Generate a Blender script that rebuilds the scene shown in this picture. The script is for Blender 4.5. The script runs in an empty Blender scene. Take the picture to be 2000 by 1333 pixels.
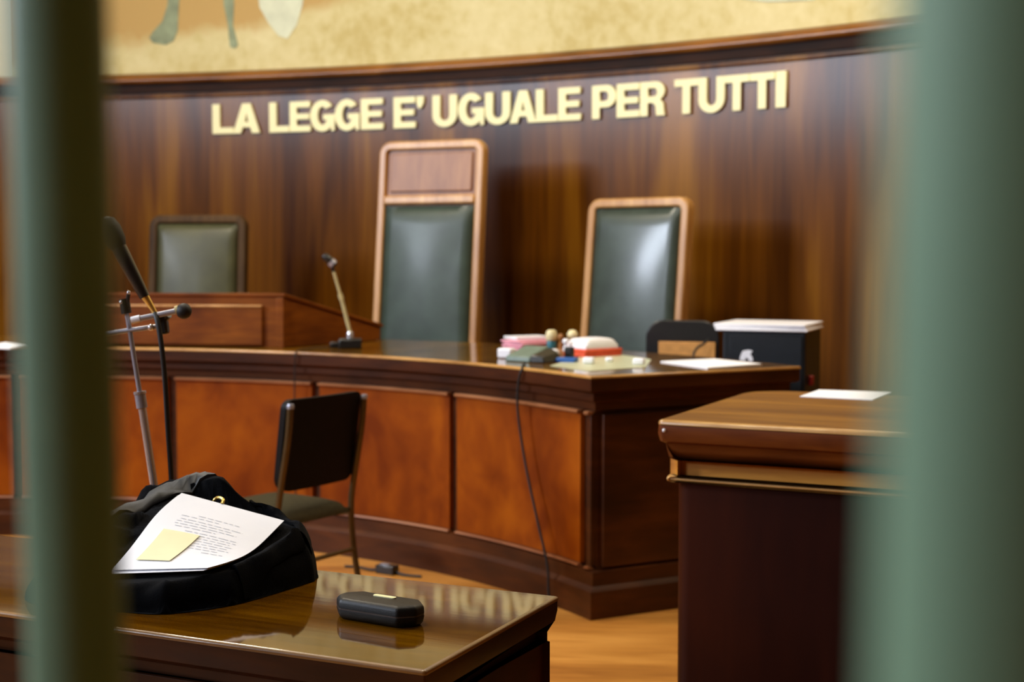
import bpy, bmesh, math, random
from mathutils import Vector, Matrix, noise
random.seed(7)
sc = bpy.context.scene
COL = sc.collection
PI = math.pi

# ------------------------------------------------------------------ camera numbers
F, EYE = 2800.0, 1.45
PITCH = math.atan(176.5 / F)
def at(px, py, z=None, d=None):
    """point of the place seen at a photo pixel, on the level z or at the distance d"""
    a, b = (px - 1000) / F, -(py - 666.5) / F
    c, s = math.cos(PITCH), math.sin(PITCH)
    r = Vector((a, c + s * b, -s + c * b))
    t = (z - EYE) / r.z if z is not None else d / r.y
    return Vector((0, 0, EYE)) + r * t

# ------------------------------------------------------------------ materials
def lin(c):
    return tuple(((v / 255) / 12.92 if v / 255 <= .04045 else ((v / 255 + .055) / 1.055) ** 2.4) for v in c) + (1,)
def newmat(name):
    m = bpy.data.materials.new(name); m.use_nodes = True
    nt = m.node_tree
    return m, nt, nt.nodes['Principled BSDF']
def plain(name, rgb, rough=.5, metal=0, coat=0, var=.12, scale=30, sheen=0, spec=.5, bump=0):
    m, nt, b = newmat(name)
    tc = nt.nodes.new('ShaderNodeTexCoord'); nz = nt.nodes.new('ShaderNodeTexNoise')
    nz.inputs['Scale'].default_value = scale; nz.inputs['Detail'].default_value = 4
    nt.links.new(tc.outputs['Object'], nz.inputs['Vector'])
    r = nt.nodes.new('ShaderNodeValToRGB')
    c = lin(rgb)
    r.color_ramp.elements[0].color = tuple(v * (1 - var) for v in c[:3]) + (1,)
    r.color_ramp.elements[1].color = tuple(min(1, v * (1 + var)) for v in c[:3]) + (1,)
    r.color_ramp.elements[0].position = .3; r.color_ramp.elements[1].position = .7
    nt.links.new(nz.outputs['Fac'], r.inputs['Fac']); nt.links.new(r.outputs['Color'], b.inputs['Base Color'])
    b.inputs['Roughness'].default_value = rough; b.inputs['Metallic'].default_value = metal
    b.inputs['Coat Weight'].default_value = coat; b.inputs['Coat Roughness'].default_value = .2 if 'leather' in name else .12
    b.inputs['Sheen Weight'].default_value = sheen
    b.inputs['Specular IOR Level'].default_value = spec
    if bump:
        bp = nt.nodes.new('ShaderNodeBump'); bp.inputs['Strength'].default_value = bump; bp.inputs['Distance'].default_value = .003
        n2 = nt.nodes.new('ShaderNodeTexNoise'); n2.inputs['Scale'].default_value = scale * 6
        nt.links.new(tc.outputs['Object'], n2.inputs['Vector']); nt.links.new(n2.outputs['Fac'], bp.inputs['Height'])
        nt.links.new(bp.outputs['Normal'], b.inputs['Normal'])
    return m
def wood(name, dark, mid, light, grain=(40, 40, 2.5), broad=(3, 3, .35), rough=.3, coat=.5, coatr=.08, rot=0, spec=.5, bump=.05, fine=.35, tint=None):
    m, nt, b = newmat(name)
    L = nt.links.new
    tc = nt.nodes.new('ShaderNodeTexCoord')
    mr = nt.nodes.new('ShaderNodeMapping'); mr.inputs['Rotation'].default_value = (0, 0, rot)
    L(tc.outputs['Object'], mr.inputs['Vector'])
    def nz(s, det, dist):
        mp = nt.nodes.new('ShaderNodeMapping'); mp.inputs['Scale'].default_value = s
        n = nt.nodes.new('ShaderNodeTexNoise'); n.inputs['Scale'].default_value = 1
        n.inputs['Detail'].default_value = det; n.inputs['Distortion'].default_value = dist
        L(mr.outputs['Vector'], mp.inputs['Vector']); L(mp.outputs['Vector'], n.inputs['Vector'])
        return n
    g = nz(grain, 5, .4); w = nz(broad, 3, .6)
    mx = nt.nodes.new('ShaderNodeMath'); mx.operation = 'MULTIPLY_ADD'; mx.inputs[1].default_value = fine
    mb = nt.nodes.new('ShaderNodeMath'); mb.operation = 'MULTIPLY'; mb.inputs[1].default_value = 1 - fine
    L(w.outputs['Fac'], mb.inputs[0]); L(g.outputs['Fac'], mx.inputs[0]); L(mb.outputs[0], mx.inputs[2])
    r = nt.nodes.new('ShaderNodeValToRGB'); e = r.color_ramp.elements
    e[0].position = .36; e[0].color = lin(dark); e[1].position = .66; e[1].color = lin(light)
    k = e.new(.5); k.color = lin(mid)
    L(mx.outputs[0], r.inputs['Fac']); L(r.outputs['Color'], b.inputs['Base Color'])
    b.inputs['Roughness'].default_value = rough
    b.inputs['Specular IOR Level'].default_value = spec
    if tint: b.inputs['Specular Tint'].default_value = tint + (1,)
    b.inputs['Coat Weight'].default_value = coat; b.inputs['Coat Roughness'].default_value = coatr
    bp = nt.nodes.new('ShaderNodeBump'); bp.inputs['Strength'].default_value = bump; bp.inputs['Distance'].default_value = .002
    L(g.outputs['Fac'], bp.inputs['Height']); L(bp.outputs['Normal'], b.inputs['Normal'])
    return m

M = {}
M['wall'] = wood('wall_veneer', (52, 23, 1), (98, 56, 6), (140, 92, 16), grain=(20, 20, 1.0), broad=(2.4, 2.4, .3), rough=.6, coat=.30, coatr=.22, spec=.03, fine=.2, bump=.02)
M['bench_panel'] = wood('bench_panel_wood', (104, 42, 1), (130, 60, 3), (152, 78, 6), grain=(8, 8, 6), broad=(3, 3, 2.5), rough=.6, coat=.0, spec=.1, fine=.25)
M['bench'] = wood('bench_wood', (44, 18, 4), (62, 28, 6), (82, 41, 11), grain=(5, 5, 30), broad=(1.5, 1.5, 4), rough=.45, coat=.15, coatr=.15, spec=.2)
M['bead'] = wood('bead_wood', (120, 72, 42), (146, 94, 60), (168, 116, 78), grain=(5, 5, 30), broad=(1.5, 1.5, 4), rough=.35, coat=.5)  # beads in a paler wood, their highlight put into the colour
M['worn_highlight'] = wood('worn_highlight_wood', (136, 92, 40), (184, 136, 70), (206, 160, 92), grain=(9, 9, 9), broad=(2, 2, 2), rough=.35, coat=.4)  # pale tone paints the highlight of the lips along with wear
M['bench_top'] = wood('bench_top_wood', (80, 50, 8), (106, 72, 14), (130, 92, 24), grain=(50, 5, 5), broad=(5, 1.2, 1), rough=.08, coat=0, rot=.6, spec=.7, tint=(1, .78, .38))
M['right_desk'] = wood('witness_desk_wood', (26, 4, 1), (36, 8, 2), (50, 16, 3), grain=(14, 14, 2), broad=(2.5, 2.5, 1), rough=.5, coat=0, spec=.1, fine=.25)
M['right_cornice'] = wood('witness_cornice_wood', (72, 30, 4), (94, 44, 8), (116, 60, 14), grain=(6, 6, 40), broad=(2, 2, 4), rough=.45, coat=.15, spec=.2)
M['right_top'] = wood('witness_top_wood', (98, 58, 12), (122, 78, 20), (146, 100, 32), grain=(4, 50, 5), broad=(1, 6, 1), rough=.5, coat=.0, coatr=.25, rot=.44, spec=.25, tint=(1, .78, .38))
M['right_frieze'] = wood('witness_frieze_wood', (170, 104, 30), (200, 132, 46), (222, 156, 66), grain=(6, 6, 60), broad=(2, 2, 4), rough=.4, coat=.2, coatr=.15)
M['table'] = wood('table_wood', (34, 14, 3), (50, 23, 5), (70, 36, 9), grain=(6, 6, 40), broad=(2, 2, 4), rough=.45, coat=.1, spec=.2)
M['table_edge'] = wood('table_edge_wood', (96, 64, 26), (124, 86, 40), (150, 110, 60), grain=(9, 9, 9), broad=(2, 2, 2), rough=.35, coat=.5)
M['table_top'] = wood('table_top_wood', (62, 34, 1), (88, 54, 2), (112, 74, 5), grain=(5, 60, 5), broad=(1, 5, 1), rough=.05, coat=0, rot=.43, bump=.01, spec=.5, tint=(1, .7, .22))
M['chair_wood'] = wood('chair_wood', (150, 100, 46), (178, 128, 68), (204, 156, 92), grain=(30, 30, 3), broad=(4, 4, 1), rough=.42, coat=.25, coatr=.3)
M['chair_panel'] = wood('chair_panel_wood', (112, 66, 30), (134, 84, 42), (156, 104, 56), grain=(30, 30, 3), broad=(4, 4, 1), rough=.5, coat=.2, coatr=.35)
M['dark_wood'] = wood('dark_chair_wood', (44, 28, 12), (62, 42, 19), (84, 60, 30), rough=.6, coat=0, spec=.2)
M['wedge'] = wood('lectern_wood', (80, 36, 4), (108, 54, 8), (134, 74, 16), grain=(6, 6, 50), broad=(2, 2, 3), rough=.5, coat=.05, spec=.2)
M['cornice'] = wood('cornice_wood', (96, 54, 12), (122, 72, 20), (148, 94, 32), grain=(5, 5, 60), broad=(2, 2, 5), rough=.35, coat=.3, coatr=.15, spec=.3)
M['cornice_dark'] = wood('cornice_dark_wood', (30, 13, 3), (42, 20, 5), (58, 29, 9), grain=(5, 5, 60), broad=(2, 2, 5), rough=.6, coat=.0, spec=.15)
M['floor'] = wood('parquet', (150, 94, 34), (180, 120, 48), (206, 146, 68), grain=(4, 46, 5), broad=(.9, 4, 1), rough=.4, coat=.2, coatr=.25, rot=.1)
M['dais'] = wood('dais_wood', (80, 40, 18), (110, 60, 26), (140, 80, 36))
M['leather_shiny'] = plain('glossy_green_leather', (54, 66, 58), .42, coat=.45, var=.2, scale=9, bump=.15)
M['leather'] = plain('green_leather', (48, 62, 52), .5, coat=.1, var=.2, scale=9, bump=.15)
M['leather_olive'] = plain('olive_leather', (66, 66, 40), .5, coat=.08, var=.18, scale=9, bump=.15)
M['seat_cloth'] = plain('chair_seat_cloth', (52, 46, 25), .85, var=.2, scale=60, bump=.3, spec=.2)
M['black_plastic'] = plain('black_plastic', (16, 15, 15), .38, coat=.2)
M['black_panel'] = plain('black_back_panel', (8, 5, 4), .6, spec=.15)
M['black_cloth'] = plain('black_wool', (3, 4, 7), 1.0, sheen=.03, scale=80, var=.3, spec=.05, bump=.4)
M['grey_lapel'] = plain('dark_grey_lapel', (24, 28, 31), .6, sheen=.15, scale=80)
M['black_leather'] = plain('black_case_leather', (12, 12, 11), .45, coat=.05, scale=120, bump=.25, spec=.3)
M['brown_seam'] = plain('case_seam', (70, 60, 54), .4)
M['chrome'] = plain('chrome', (222, 222, 230), .2, metal=.75, var=.03)
M['steel'] = plain('dull_steel', (170, 172, 186), .35, metal=.6, var=.05)
M['tube'] = plain('bronze_tube', (92, 76, 48), .36, metal=.7, var=.1)
M['brass'] = plain('brass', (230, 196, 110), .28, metal=.85, var=.05)
M['gold'] = plain('gold_letter', (250, 243, 186), .5, metal=0, var=.03, scale=5)
M['cream_metal'] = plain('cream_stem', (206, 196, 146), .35, metal=.3)
M['cream'] = plain('cream_plastic', (232, 220, 172), .4)
M['teal'] = plain('teal_plastic', (46, 110, 124), .4)
M['red'] = plain('red_plastic', (140, 28, 24), .5)
M['orange_red'] = plain('orange_red_card', (222, 84, 48), .6)
M['pink'] = plain('pink_paper', (226, 160, 178), .7)
M['blue'] = plain('blue_plastic', (30, 92, 170), .4)
M['greygreen'] = plain('grey_green_plastic', (98, 116, 104), .45)
M['amber'] = plain('amber_wood', (150, 96, 44), .45)
M['tan'] = plain('tan_board', (206, 146, 76), .6)
M['white'] = plain('white_plastic', (240, 241, 248), .45, var=.02)
M['paper'] = plain('white_paper', (244, 247, 255), .75, var=.01, spec=.2)
M['pale_sheet'] = plain('pale_sheet', (196, 200, 164), .3, var=.06)
M['yellow_note'] = plain('yellow_note', (250, 243, 200), .8, var=.02, spec=.2)
M['ink'] = plain('grey_ink', (168, 170, 184), .8, var=.1)
M['ink_pale'] = plain('blurred_ink', (202, 206, 214), .8, var=.05)
M['cabinet'] = plain('black_cabinet_shell', (17, 22, 28), .5, var=.15, spec=.3)
M['rubber'] = plain('black_rubber', (14, 13, 13), .6)
M['bar'] = plain('grey_green_paint', (106, 138, 112), .55, var=.06, scale=20, spec=.3)
M['plaster'] = plain('plaster', (110, 106, 88), .85, var=.05, scale=2)
M['pale_plaster'] = plain('pale_plaster', (214, 214, 186), .85, var=.04, scale=2)
M['ceiling'] = plain('ceiling_plaster', (120, 112, 92), .9, var=.03, scale=2)
M['window_paint'] = plain('window_paint', (200, 200, 190), .5)

# mural: sandy painted ground with ochre clouds
m, nt, b = newmat('mural_paint')
tc = nt.nodes.new('ShaderNodeTexCoord')
mp = nt.nodes.new('ShaderNodeMapping'); mp.inputs['Scale'].default_value = (1.0, 1.0, 2.0); mp.inputs['Rotation'].default_value = (0, .35, 0)
n1 = nt.nodes.new('ShaderNodeTexNoise'); n1.inputs['Scale'].default_value = 1.3; n1.inputs['Detail'].default_value = 3
n2 = nt.nodes.new('ShaderNodeTexNoise'); n2.inputs['Scale'].default_value = 14; n2.inputs['Detail'].default_value = 6
ad = nt.nodes.new('ShaderNodeMath'); ad.operation = 'MULTIPLY_ADD'; ad.inputs[1].default_value = .45
hf = nt.nodes.new('ShaderNodeMath'); hf.operation = 'MULTIPLY'; hf.inputs[1].default_value = .55
r = nt.nodes.new('ShaderNodeValToRGB'); e = r.color_ramp.elements
e[0].position = .34; e[0].color = lin((194, 176, 112)); e[1].position = .66; e[1].color = lin((222, 210, 158))
k = e.new(.46); k.color = lin((208, 194, 136))
nt.links.new(tc.outputs['Object'], mp.inputs['Vector']); nt.links.new(mp.outputs['Vector'], n1.inputs['Vector']); nt.links.new(tc.outputs['Object'], n2.inputs['Vector'])
nt.links.new(n1.outputs['Fac'], hf.inputs[0]); nt.links.new(n2.outputs['Fac'], ad.inputs[0]); nt.links.new(hf.outputs[0], ad.inputs[2])
nt.links.new(ad.outputs[0], r.inputs['Fac']); # broad ochre field painted above a slanting wavy line
sp_ = nt.nodes.new('ShaderNodeSeparateXYZ'); nt.links.new(tc.outputs['Object'], sp_.inputs[0])
l1 = nt.nodes.new('ShaderNodeMath'); l1.operation = 'MULTIPLY_ADD'; l1.inputs[1].default_value = -.13; nt.links.new(sp_.outputs['X'], l1.inputs[0]); nt.links.new(sp_.outputs['Z'], l1.inputs[2])
l2 = nt.nodes.new('ShaderNodeMath'); l2.operation = 'MULTIPLY_ADD'; l2.inputs[1].default_value = .34; nt.links.new(n1.outputs['Fac'], l2.inputs[0]); nt.links.new(l1.outputs[0], l2.inputs[2])
l3 = nt.nodes.new('ShaderNodeMath'); l3.operation = 'MULTIPLY_ADD'; l3.inputs[1].default_value = .12; nt.links.new(n2.outputs['Fac'], l3.inputs[0]); nt.links.new(l2.outputs[0], l3.inputs[2])
mr_ = nt.nodes.new('ShaderNodeMapRange'); mr_.interpolation_type = 'SMOOTHSTEP'; mr_.inputs['From Min'].default_value = 3.42; mr_.inputs['From Max'].default_value = 3.54; nt.links.new(l3.outputs[0], mr_.inputs['Value'])
mc_ = nt.nodes.new('ShaderNodeMix'); mc_.data_type = 'RGBA'; mc_.inputs['B'].default_value = lin((190, 156, 92)); nt.links.new(r.outputs['Color'], mc_.inputs['A']); nt.links.new(mr_.outputs[0], mc_.inputs['Factor'])
nt.links.new(mc_.outputs['Result'], b.inputs['Base Color'])
b.inputs['Roughness'].default_value = .8
M['mural'] = m
M['mural_green'] = plain('mural_grey_green', (138, 148, 116), .8, var=.25, scale=12)
M['mural_pale'] = plain('mural_pale_green', (210, 214, 184), .8, var=.12, scale=8)
M['mural_ochre'] = plain('mural_ochre', (186, 142, 72), .8, var=.15, scale=7)
# thin window glass
m, nt, b = newmat('window_glass')
out = nt.nodes['Material Output']; tr = nt.nodes.new('ShaderNodeBsdfTransparent'); gl = nt.nodes.new('ShaderNodeBsdfGlossy')
gl.inputs['Roughness'].default_value = .02; mx = nt.nodes.new('ShaderNodeMixShader'); mx.inputs[0].default_value = .06
nt.links.new(tr.outputs[0], mx.inputs[1]); nt.links.new(gl.outputs[0], mx.inputs[2]); nt.links.new(mx.outputs[0], out.inputs['Surface'])
M['glass'] = m
m, nt, b = newmat('fill_lamp_diffuser'); b.inputs['Emission Color'].default_value = (1, .88, .7, 1); b.inputs['Emission Strength'].default_value = 3
M['diffuser'] = m

# ------------------------------------------------------------------ mesh helpers
def link(name, me, mat, parent=None, loc=None, smooth=None, bevel=0, seg=2):
    o = bpy.data.objects.new(name, me); COL.objects.link(o)
    if mat: me.materials.append(mat if not isinstance(mat, str) else M[mat])
    if parent: o.parent = parent
    if loc: o.location = loc
    if smooth:
        me.shade_smooth(); me.set_sharp_from_angle(angle=math.radians(smooth))
    if bevel:
        md = o.modifiers.new('soft_edge', 'BEVEL'); md.width = bevel; md.segments = seg; md.limit_method = 'ANGLE'; md.angle_limit = math.radians(35)
        if not smooth: me.shade_smooth(); me.set_sharp_from_angle(angle=math.radians(40))
    return o
def fin(bm, name, mat, parent=None, **k):
    bmesh.ops.recalc_face_normals(bm, faces=bm.faces[:])
    me = bpy.data.meshes.new(name); bm.to_mesh(me); bm.free()
    return link(name, me, mat, parent, **k)
def box(bm, c, s, rz=0, rx=0, ry=0):
    mt = Matrix.Translation(c) @ Matrix.Rotation(rz, 4, 'Z') @ Matrix.Rotation(ry, 4, 'Y') @ Matrix.Rotation(rx, 4, 'X') @ Matrix.Diagonal((s[0], s[1], s[2], 1))
    bmesh.ops.create_cube(bm, size=1, matrix=mt)
def boxo(name, c, s, mat, parent=None, rz=0, rx=0, ry=0, bevel=.003, **k):
    bm = bmesh.new(); box(bm, c, s, rz, rx, ry); return fin(bm, name, mat, parent, bevel=bevel, **k)
def lathe(bm, prof, c=(0, 0, 0), n=32, mt=None):
    rings = []
    for r_, z in prof:
        rings.append([bm.verts.new((c[0] + r_ * math.cos(2 * PI * i / n), c[1] + r_ * math.sin(2 * PI * i / n), c[2] + z)) for i in range(n)])
    for a, b_ in zip(rings, rings[1:]):
        for i in range(n): bm.faces.new((a[i], a[(i + 1) % n], b_[(i + 1) % n], b_[i]))
    bm.faces.new(rings[0][::-1]); bm.faces.new(rings[-1])
    if mt is not None:
        vs = [v for rr in rings for v in rr]; bmesh.ops.transform(bm, matrix=mt, verts=vs)
def smooth_path(pts, n=6):
    pts = [Vector(p) for p in pts]
    if len(pts) < 3: return pts
    P = [pts[0] * 2 - pts[1]] + pts + [pts[-1] * 2 - pts[-2]]
    out = []
    for i in range(1, len(P) - 2):
        for k_ in range(n):
            t = k_ / n; a, b_, c, d = P[i - 1:i + 3]
            out.append(.5 * ((2 * b_) + (c - a) * t + (2 * a - 5 * b_ + 4 * c - d) * t * t + (3 * b_ - a - 3 * c + d) * t ** 3))
    out.append(pts[-1]); return out
def tube(bm, pts, r_, n=10, sm=True, radii=None, section=None):
    pts = smooth_path(pts) if sm else [Vector(p) for p in pts]
    rings = []; prev = None
    for i, p in enumerate(pts):
        t = (pts[min(i + 1, len(pts) - 1)] - pts[max(i - 1, 0)]).normalized()
        if prev is None:
            ref = Vector((0, 0, 1)) if abs(t.z) < .9 else Vector((1, 0, 0))
            u = t.cross(ref).normalized()
        else:
            u = (prev - t * prev.dot(t)).normalized()
        prev = u; v = t.cross(u)
        rr = radii[i] if radii else r_
        rings.append([bm.verts.new(p + (u * math.cos(2 * PI * j / n) + v * math.sin(2 * PI * j / n)) * rr) for j in range(n)])
    for a, b_ in zip(rings, rings[1:]):
        for j in range(n): bm.faces.new((a[j], a[(j + 1) % n], b_[(j + 1) % n], b_[j]))
    bm.faces.new(rings[0][::-1]); bm.faces.new(rings[-1])
def tubeo(name, pts, r_, mat, parent=None, n=10, sm=True, radii=None):
    bm = bmesh.new(); tube(bm, pts, r_, n, sm, radii); return fin(bm, name, mat, parent, smooth=50)
def offset(poly, d):
    n = len(poly); out = []
    for i in range(n):
        p0, p1, p2 = Vector(poly[i - 1]), Vector(poly[i]), Vector(poly[(i + 1) % n])
        e1 = (p1 - p0).normalized(); e2 = (p2 - p1).normalized()
        n1 = Vector((e1.y, -e1.x)); n2 = Vector((e2.y, -e2.x))
        mdir = (n1 + n2); k_ = 1 + n1.dot(n2)
        out.append(p1 + mdir * (d / max(k_, .3)))
    return out
def stack(name, outline, prof, mat, parent=None, z0=0, smooth=30, bevel=0, ring=False):
    """outline counter-clockwise; prof = [(outward offset, z)...] from top to bottom"""
    bm = bmesh.new(); rings = []
    for off, z in prof:
        rings.append([bm.verts.new((p[0], p[1], z + z0)) for p in offset(outline, off)])
    if ring: rings.append(rings[0])
    else: bm.faces.new(rings[0])
    for k_, (a, b_) in enumerate(zip(rings, rings[1:])):
        n = len(a)
        for i in range(n): bm.faces.new((a[i], b_[i], b_[(i + 1) % n], a[(i + 1) % n]))
    if not ring: bm.faces.new(rings[-1][::-1])
    return fin(bm, name, mat, parent, smooth=smooth, bevel=bevel)
def round_poly(pts, rad, n=6):
    out = []; N = len(pts)
    for i in range(N):
        r_ = rad[i] if isinstance(rad, (list, tuple)) else rad
        p0, p1, p2 = Vector(pts[i - 1]), Vector(pts[i]), Vector(pts[(i + 1) % N])
        if r_ <= 0: out.append(p1); continue
        a = (p0 - p1).normalized(); b_ = (p2 - p1).normalized()
        h = a.angle(b_) / 2; L = r_ / math.tan(h)
        s, e_ = p1 + a * L, p1 + b_ * L
        c = p1 + (a + b_).normalized() * (r_ / math.sin(h))
        va, vb = s - c, e_ - c; tot = va.angle(vb)
        sg = 1 if va.x * vb.y - va.y * vb.x > 0 else -1
        for k_ in range(n + 1):
            th = sg * tot * k_ / n; cs, sn = math.cos(th), math.sin(th)
            out.append(c + Vector((va.x * cs - va.y * sn, va.x * sn + va.y * cs)))
    return out
def arc_sweep(name, c, prof, a0, a1, n, mat, parent=None, smooth=25, bevel=0):
    """closed profile [(radius, z)...] swept about a vertical axis at c (degrees)"""
    bm = bmesh.new(); rings = []
    for i in range(n + 1):
        a = math.radians(a0 + (a1 - a0) * i / n)
        rings.append([bm.verts.new((c[0] + r_ * math.cos(a), c[1] + r_ * math.sin(a), z)) for r_, z in prof])
    for p, q in zip(rings, rings[1:]):
        k_ = len(p)
        for j in range(k_): bm.faces.new((p[j], p[(j + 1) % k_], q[(j + 1) % k_], q[j]))
    bm.faces.new(rings[0]); bm.faces.new(rings[-1][::-1])
    return fin(bm, name, mat, parent, smooth=smooth, bevel=bevel)
def cushion(name, w, h, t, mat, parent, frame, puff=.03, n=14, edge=.18):
    """padded rectangle: frame(u, v, k) maps to a point, u,v in -1..1, k height"""
    bm = bmesh.new(); g = {}
    for s in (0, 1):
        for i in range(n + 1):
            for j in range(n + 1):
                u = -1 + 2 * i / n; v = -1 + 2 * j / n
                fu = min(1, (1 - abs(u)) / edge); fv = min(1, (1 - abs(v)) / edge)
                q = math.sqrt(max(0, 1 - (1 - fu) ** 2)) * math.sqrt(max(0, 1 - (1 - fv) ** 2))
                k_ = t * .35 + q * t * .65 + puff * (1 - u * u) * (1 - v * v) if s == 0 else 0
                g[s, i, j] = bm.verts.new(frame(u * w / 2, v * h / 2, k_))
    for i in range(n):
        for j in range(n):
            bm.faces.new((g[0, i, j], g[0, i + 1, j], g[0, i + 1, j + 1], g[0, i, j + 1]))
            bm.faces.new((g[1, i, j], g[1, i, j + 1], g[1, i + 1, j + 1], g[1, i + 1, j]))
    for i in range(n):
        bm.faces.new((g[0, i, 0], g[1, i, 0], g[1, i + 1, 0], g[0, i + 1, 0])); bm.faces.new((g[0, i, n], g[0, i + 1, n], g[1, i + 1, n], g[1, i, n]))
        bm.faces.new((g[0, 0, i], g[0, 0, i + 1], g[1, 0, i + 1], g[1, 0, i])); bm.faces.new((g[0, n, i], g[1, n, i], g[1, n, i + 1], g[0, n, i + 1]))
    return fin(bm, name, mat, parent, smooth=60)
def thing(name, label, cat, loc=(0, 0, 0), rz=0, group=None):
    o = bpy.data.objects.new(name, None); COL.objects.link(o); o.location = loc; o.rotation_euler = (0, 0, rz)
    o.empty_display_size = .1
    return tag(o, label, cat, group)
def tag(o, label, cat, group=None):
    o['label'] = label; o['category'] = cat
    if group: o['group'] = group
    return o
def struct(o): o['kind'] = 'structure'; return o

# ------------------------------------------------------------------ room shell
BC, BR0, BR1 = Vector((-2.50, 4.056)), 3.172, 4.20      # centre and radii of the curved bench
WC, WR = Vector((-4.575, .717)), 9.622                   # centre and radius of the apse wall
ZC = 2.55
struct(boxo('floor', (-1.2, 4.2, -.05), (11.4, 14.6, .1), 'floor', bevel=0))
struct(boxo('ceiling', (-1.2, 4.2, 5.25), (11.4, 14.6, .1), 'ceiling', bevel=0))
struct(arc_sweep('wall_back', WC, [(WR, 0), (WR, ZC + .1), (WR + .1, ZC + .1), (WR + .1, 0)], 24, 101.5, 90, 'wall'))
struct(arc_sweep('wall_upper', WC, [(WR + .02, ZC + .1), (WR + .02, 5.2), (WR + .1, 5.2), (WR + .1, ZC + .1)], 24, 101.5, 90, 'pale_plaster'))
struct(arc_sweep('trim_1', WC, [(WR, ZC), (WR - .03, ZC), (WR - .034, ZC + .055), (WR - .034, ZC + .06), (WR, ZC + .06)], 24, 101.5, 90, 'cornice_dark', smooth=40))
struct(arc_sweep('trim_2', WC, [(WR, ZC + .06), (WR - .06, ZC + .06), (WR - .075, ZC + .075), (WR - .075, ZC + .09), (WR - .055, ZC + .11), (WR - .03, ZC + .13), (WR + .015, ZC + .135)], 24, 101.5, 90, 'cornice', smooth=50))
struct(arc_sweep('trim_3', WC, [(WR, ZC - .04), (WR - .008, ZC - .04), (WR - .014, ZC - .03), (WR - .014, ZC - .018), (WR - .008, ZC - .008), (WR, ZC - .008)], 24, 101.5, 90, 'wall', smooth=60))
for nm_, c_, s_ in (('wall_right', (4.25, .85), (.1, 7.7)), ('wall_rear', (-1.2, -3.05), (10.8, .1))):
    o_ = struct(boxo(nm_, (c_[0], c_[1], 1.3), (s_[0], s_[1], 2.6), 'wall', bevel=0)); struct(boxo(nm_ + '_upper', (c_[0], c_[1], 3.9), (s_[0], s_[1], 2.6), 'wall', bevel=0))
# left wall with three tall windows
LX = -6.5
WIN = [(-2.0, .1), (3.2, 5.2)]
WZ0, WZ1 = 2.95, 4.9
bm = bmesh.new()
box(bm, (LX, 3.55, (WZ1 + 5.2) / 2), (.2, 13.1, 5.2 - WZ1))
ys = [-3.0] + [v for w in WIN for v in w] + [10.1]
for i in range(0, len(ys), 2):
    box(bm, (LX, (ys[i] + ys[i + 1]) / 2, (WZ0 + WZ1) / 2), (.2, ys[i + 1] - ys[i], WZ1 - WZ0))
struct(fin(bm, 'wall_left', 'plaster'))
struct(boxo('wall_left_panelling', (LX, 3.55, WZ0 / 2), (.2, 13.1, WZ0), 'wall', bevel=0))
for i, (a, b_) in enumerate(WIN):
    w = bpy.data.objects.new('window_%d' % (i + 1), None); COL.objects.link(w); w.location = (LX, (a + b_) / 2, WZ0); struct(w)
    hw = (b_ - a) / 2; H = WZ1 - WZ0
    bm = bmesh.new()
    for y in (-hw + .03, 0, hw - .03): box(bm, (0, y, H / 2), (.06, .06, H - .005))
    for z in (.03, H * .62, H - .03): box(bm, (0, 0, z), (.05, 2 * hw - .005, .06))
    fin(bm, 'window_frame', 'window_paint', w)
    boxo('window_pane', (-.01, 0, H / 2), (.006, 2 * hw - .1, H - .1), 'glass', w, bevel=0)
    ld = bpy.data.lights.new('daylight', 'AREA'); ld.shape = 'RECTANGLE'; ld.size = H; ld.size_y = b_ - a
    ld.energy = (290, 540)[i]; ld.color = (.78, .86, 1)
    lo = bpy.data.objects.new('daylight', ld); COL.objects.link(lo); lo.location = (LX - .16, (a + b_) / 2, (WZ0 + WZ1) / 2)
    lo.rotation_euler = (0, -PI / 2, 0)

# dais behind the bench
def wall_hit(a):
    d = Vector((math.cos(a), math.sin(a))); o = BC - WC
    bq = o.dot(d); c = o.dot(o) - (WR - .01) ** 2
    return BC + d * (-bq + math.sqrt(bq * bq - c))
DZ = .2
angs = [math.radians(24 + i * 1.6) for i in range(58)]
inner = [BC + Vector((math.cos(a), math.sin(a))) * (BR1 + .012) for a in angs]
outer = [wall_hit(a) for a in angs]
# (outer follows the apse wall)
struct(stack('floor_dais', [tuple(p) for p in outer] + [tuple(p) for p in reversed(inner)], [(0, DZ), (0, .001)], 'dais'))

# ------------------------------------------------------------------ mural above the cornice
def wang(px, z):
    """angle on the apse wall seen at photo column px at height z"""
    lo, hi = 25.0, 101.0
    for _ in range(50):
        mid = (lo + hi) / 2; a = math.radians(mid)
        p = Vector((WC.x + WR * math.cos(a), WC.y + WR * math.sin(a)))
        x = 1000 + p.x / (p.y * math.cos(PITCH) - (z - EYE) * math.sin(PITCH)) * F
        if x > px: lo = mid
        else: hi = mid
    return mid
def wallz(px, py):
    z = 2.4
    for _ in range(6):
        a = math.radians(wang(px, z)); d = WC.y + WR * math.sin(a); z = at(px, py, d=d).z
    return wang(px, z), z
mu = thing('wall_mural', 'sandy ochre painted mural above the wooden cornice of the curved wall', 'mural', (0, 0, ZC + .14))
arc_m = arc_sweep('painted_ground', WC, [(WR - .004, ZC + .136), (WR - .004, 5.19), (WR + .019, 5.19), (WR + .019, ZC + .136)], 30, wang(26, 2.9), 80, 'mural')
arc_m.parent = mu; arc_m.location = (0, 0, -(ZC + .14))
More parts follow.
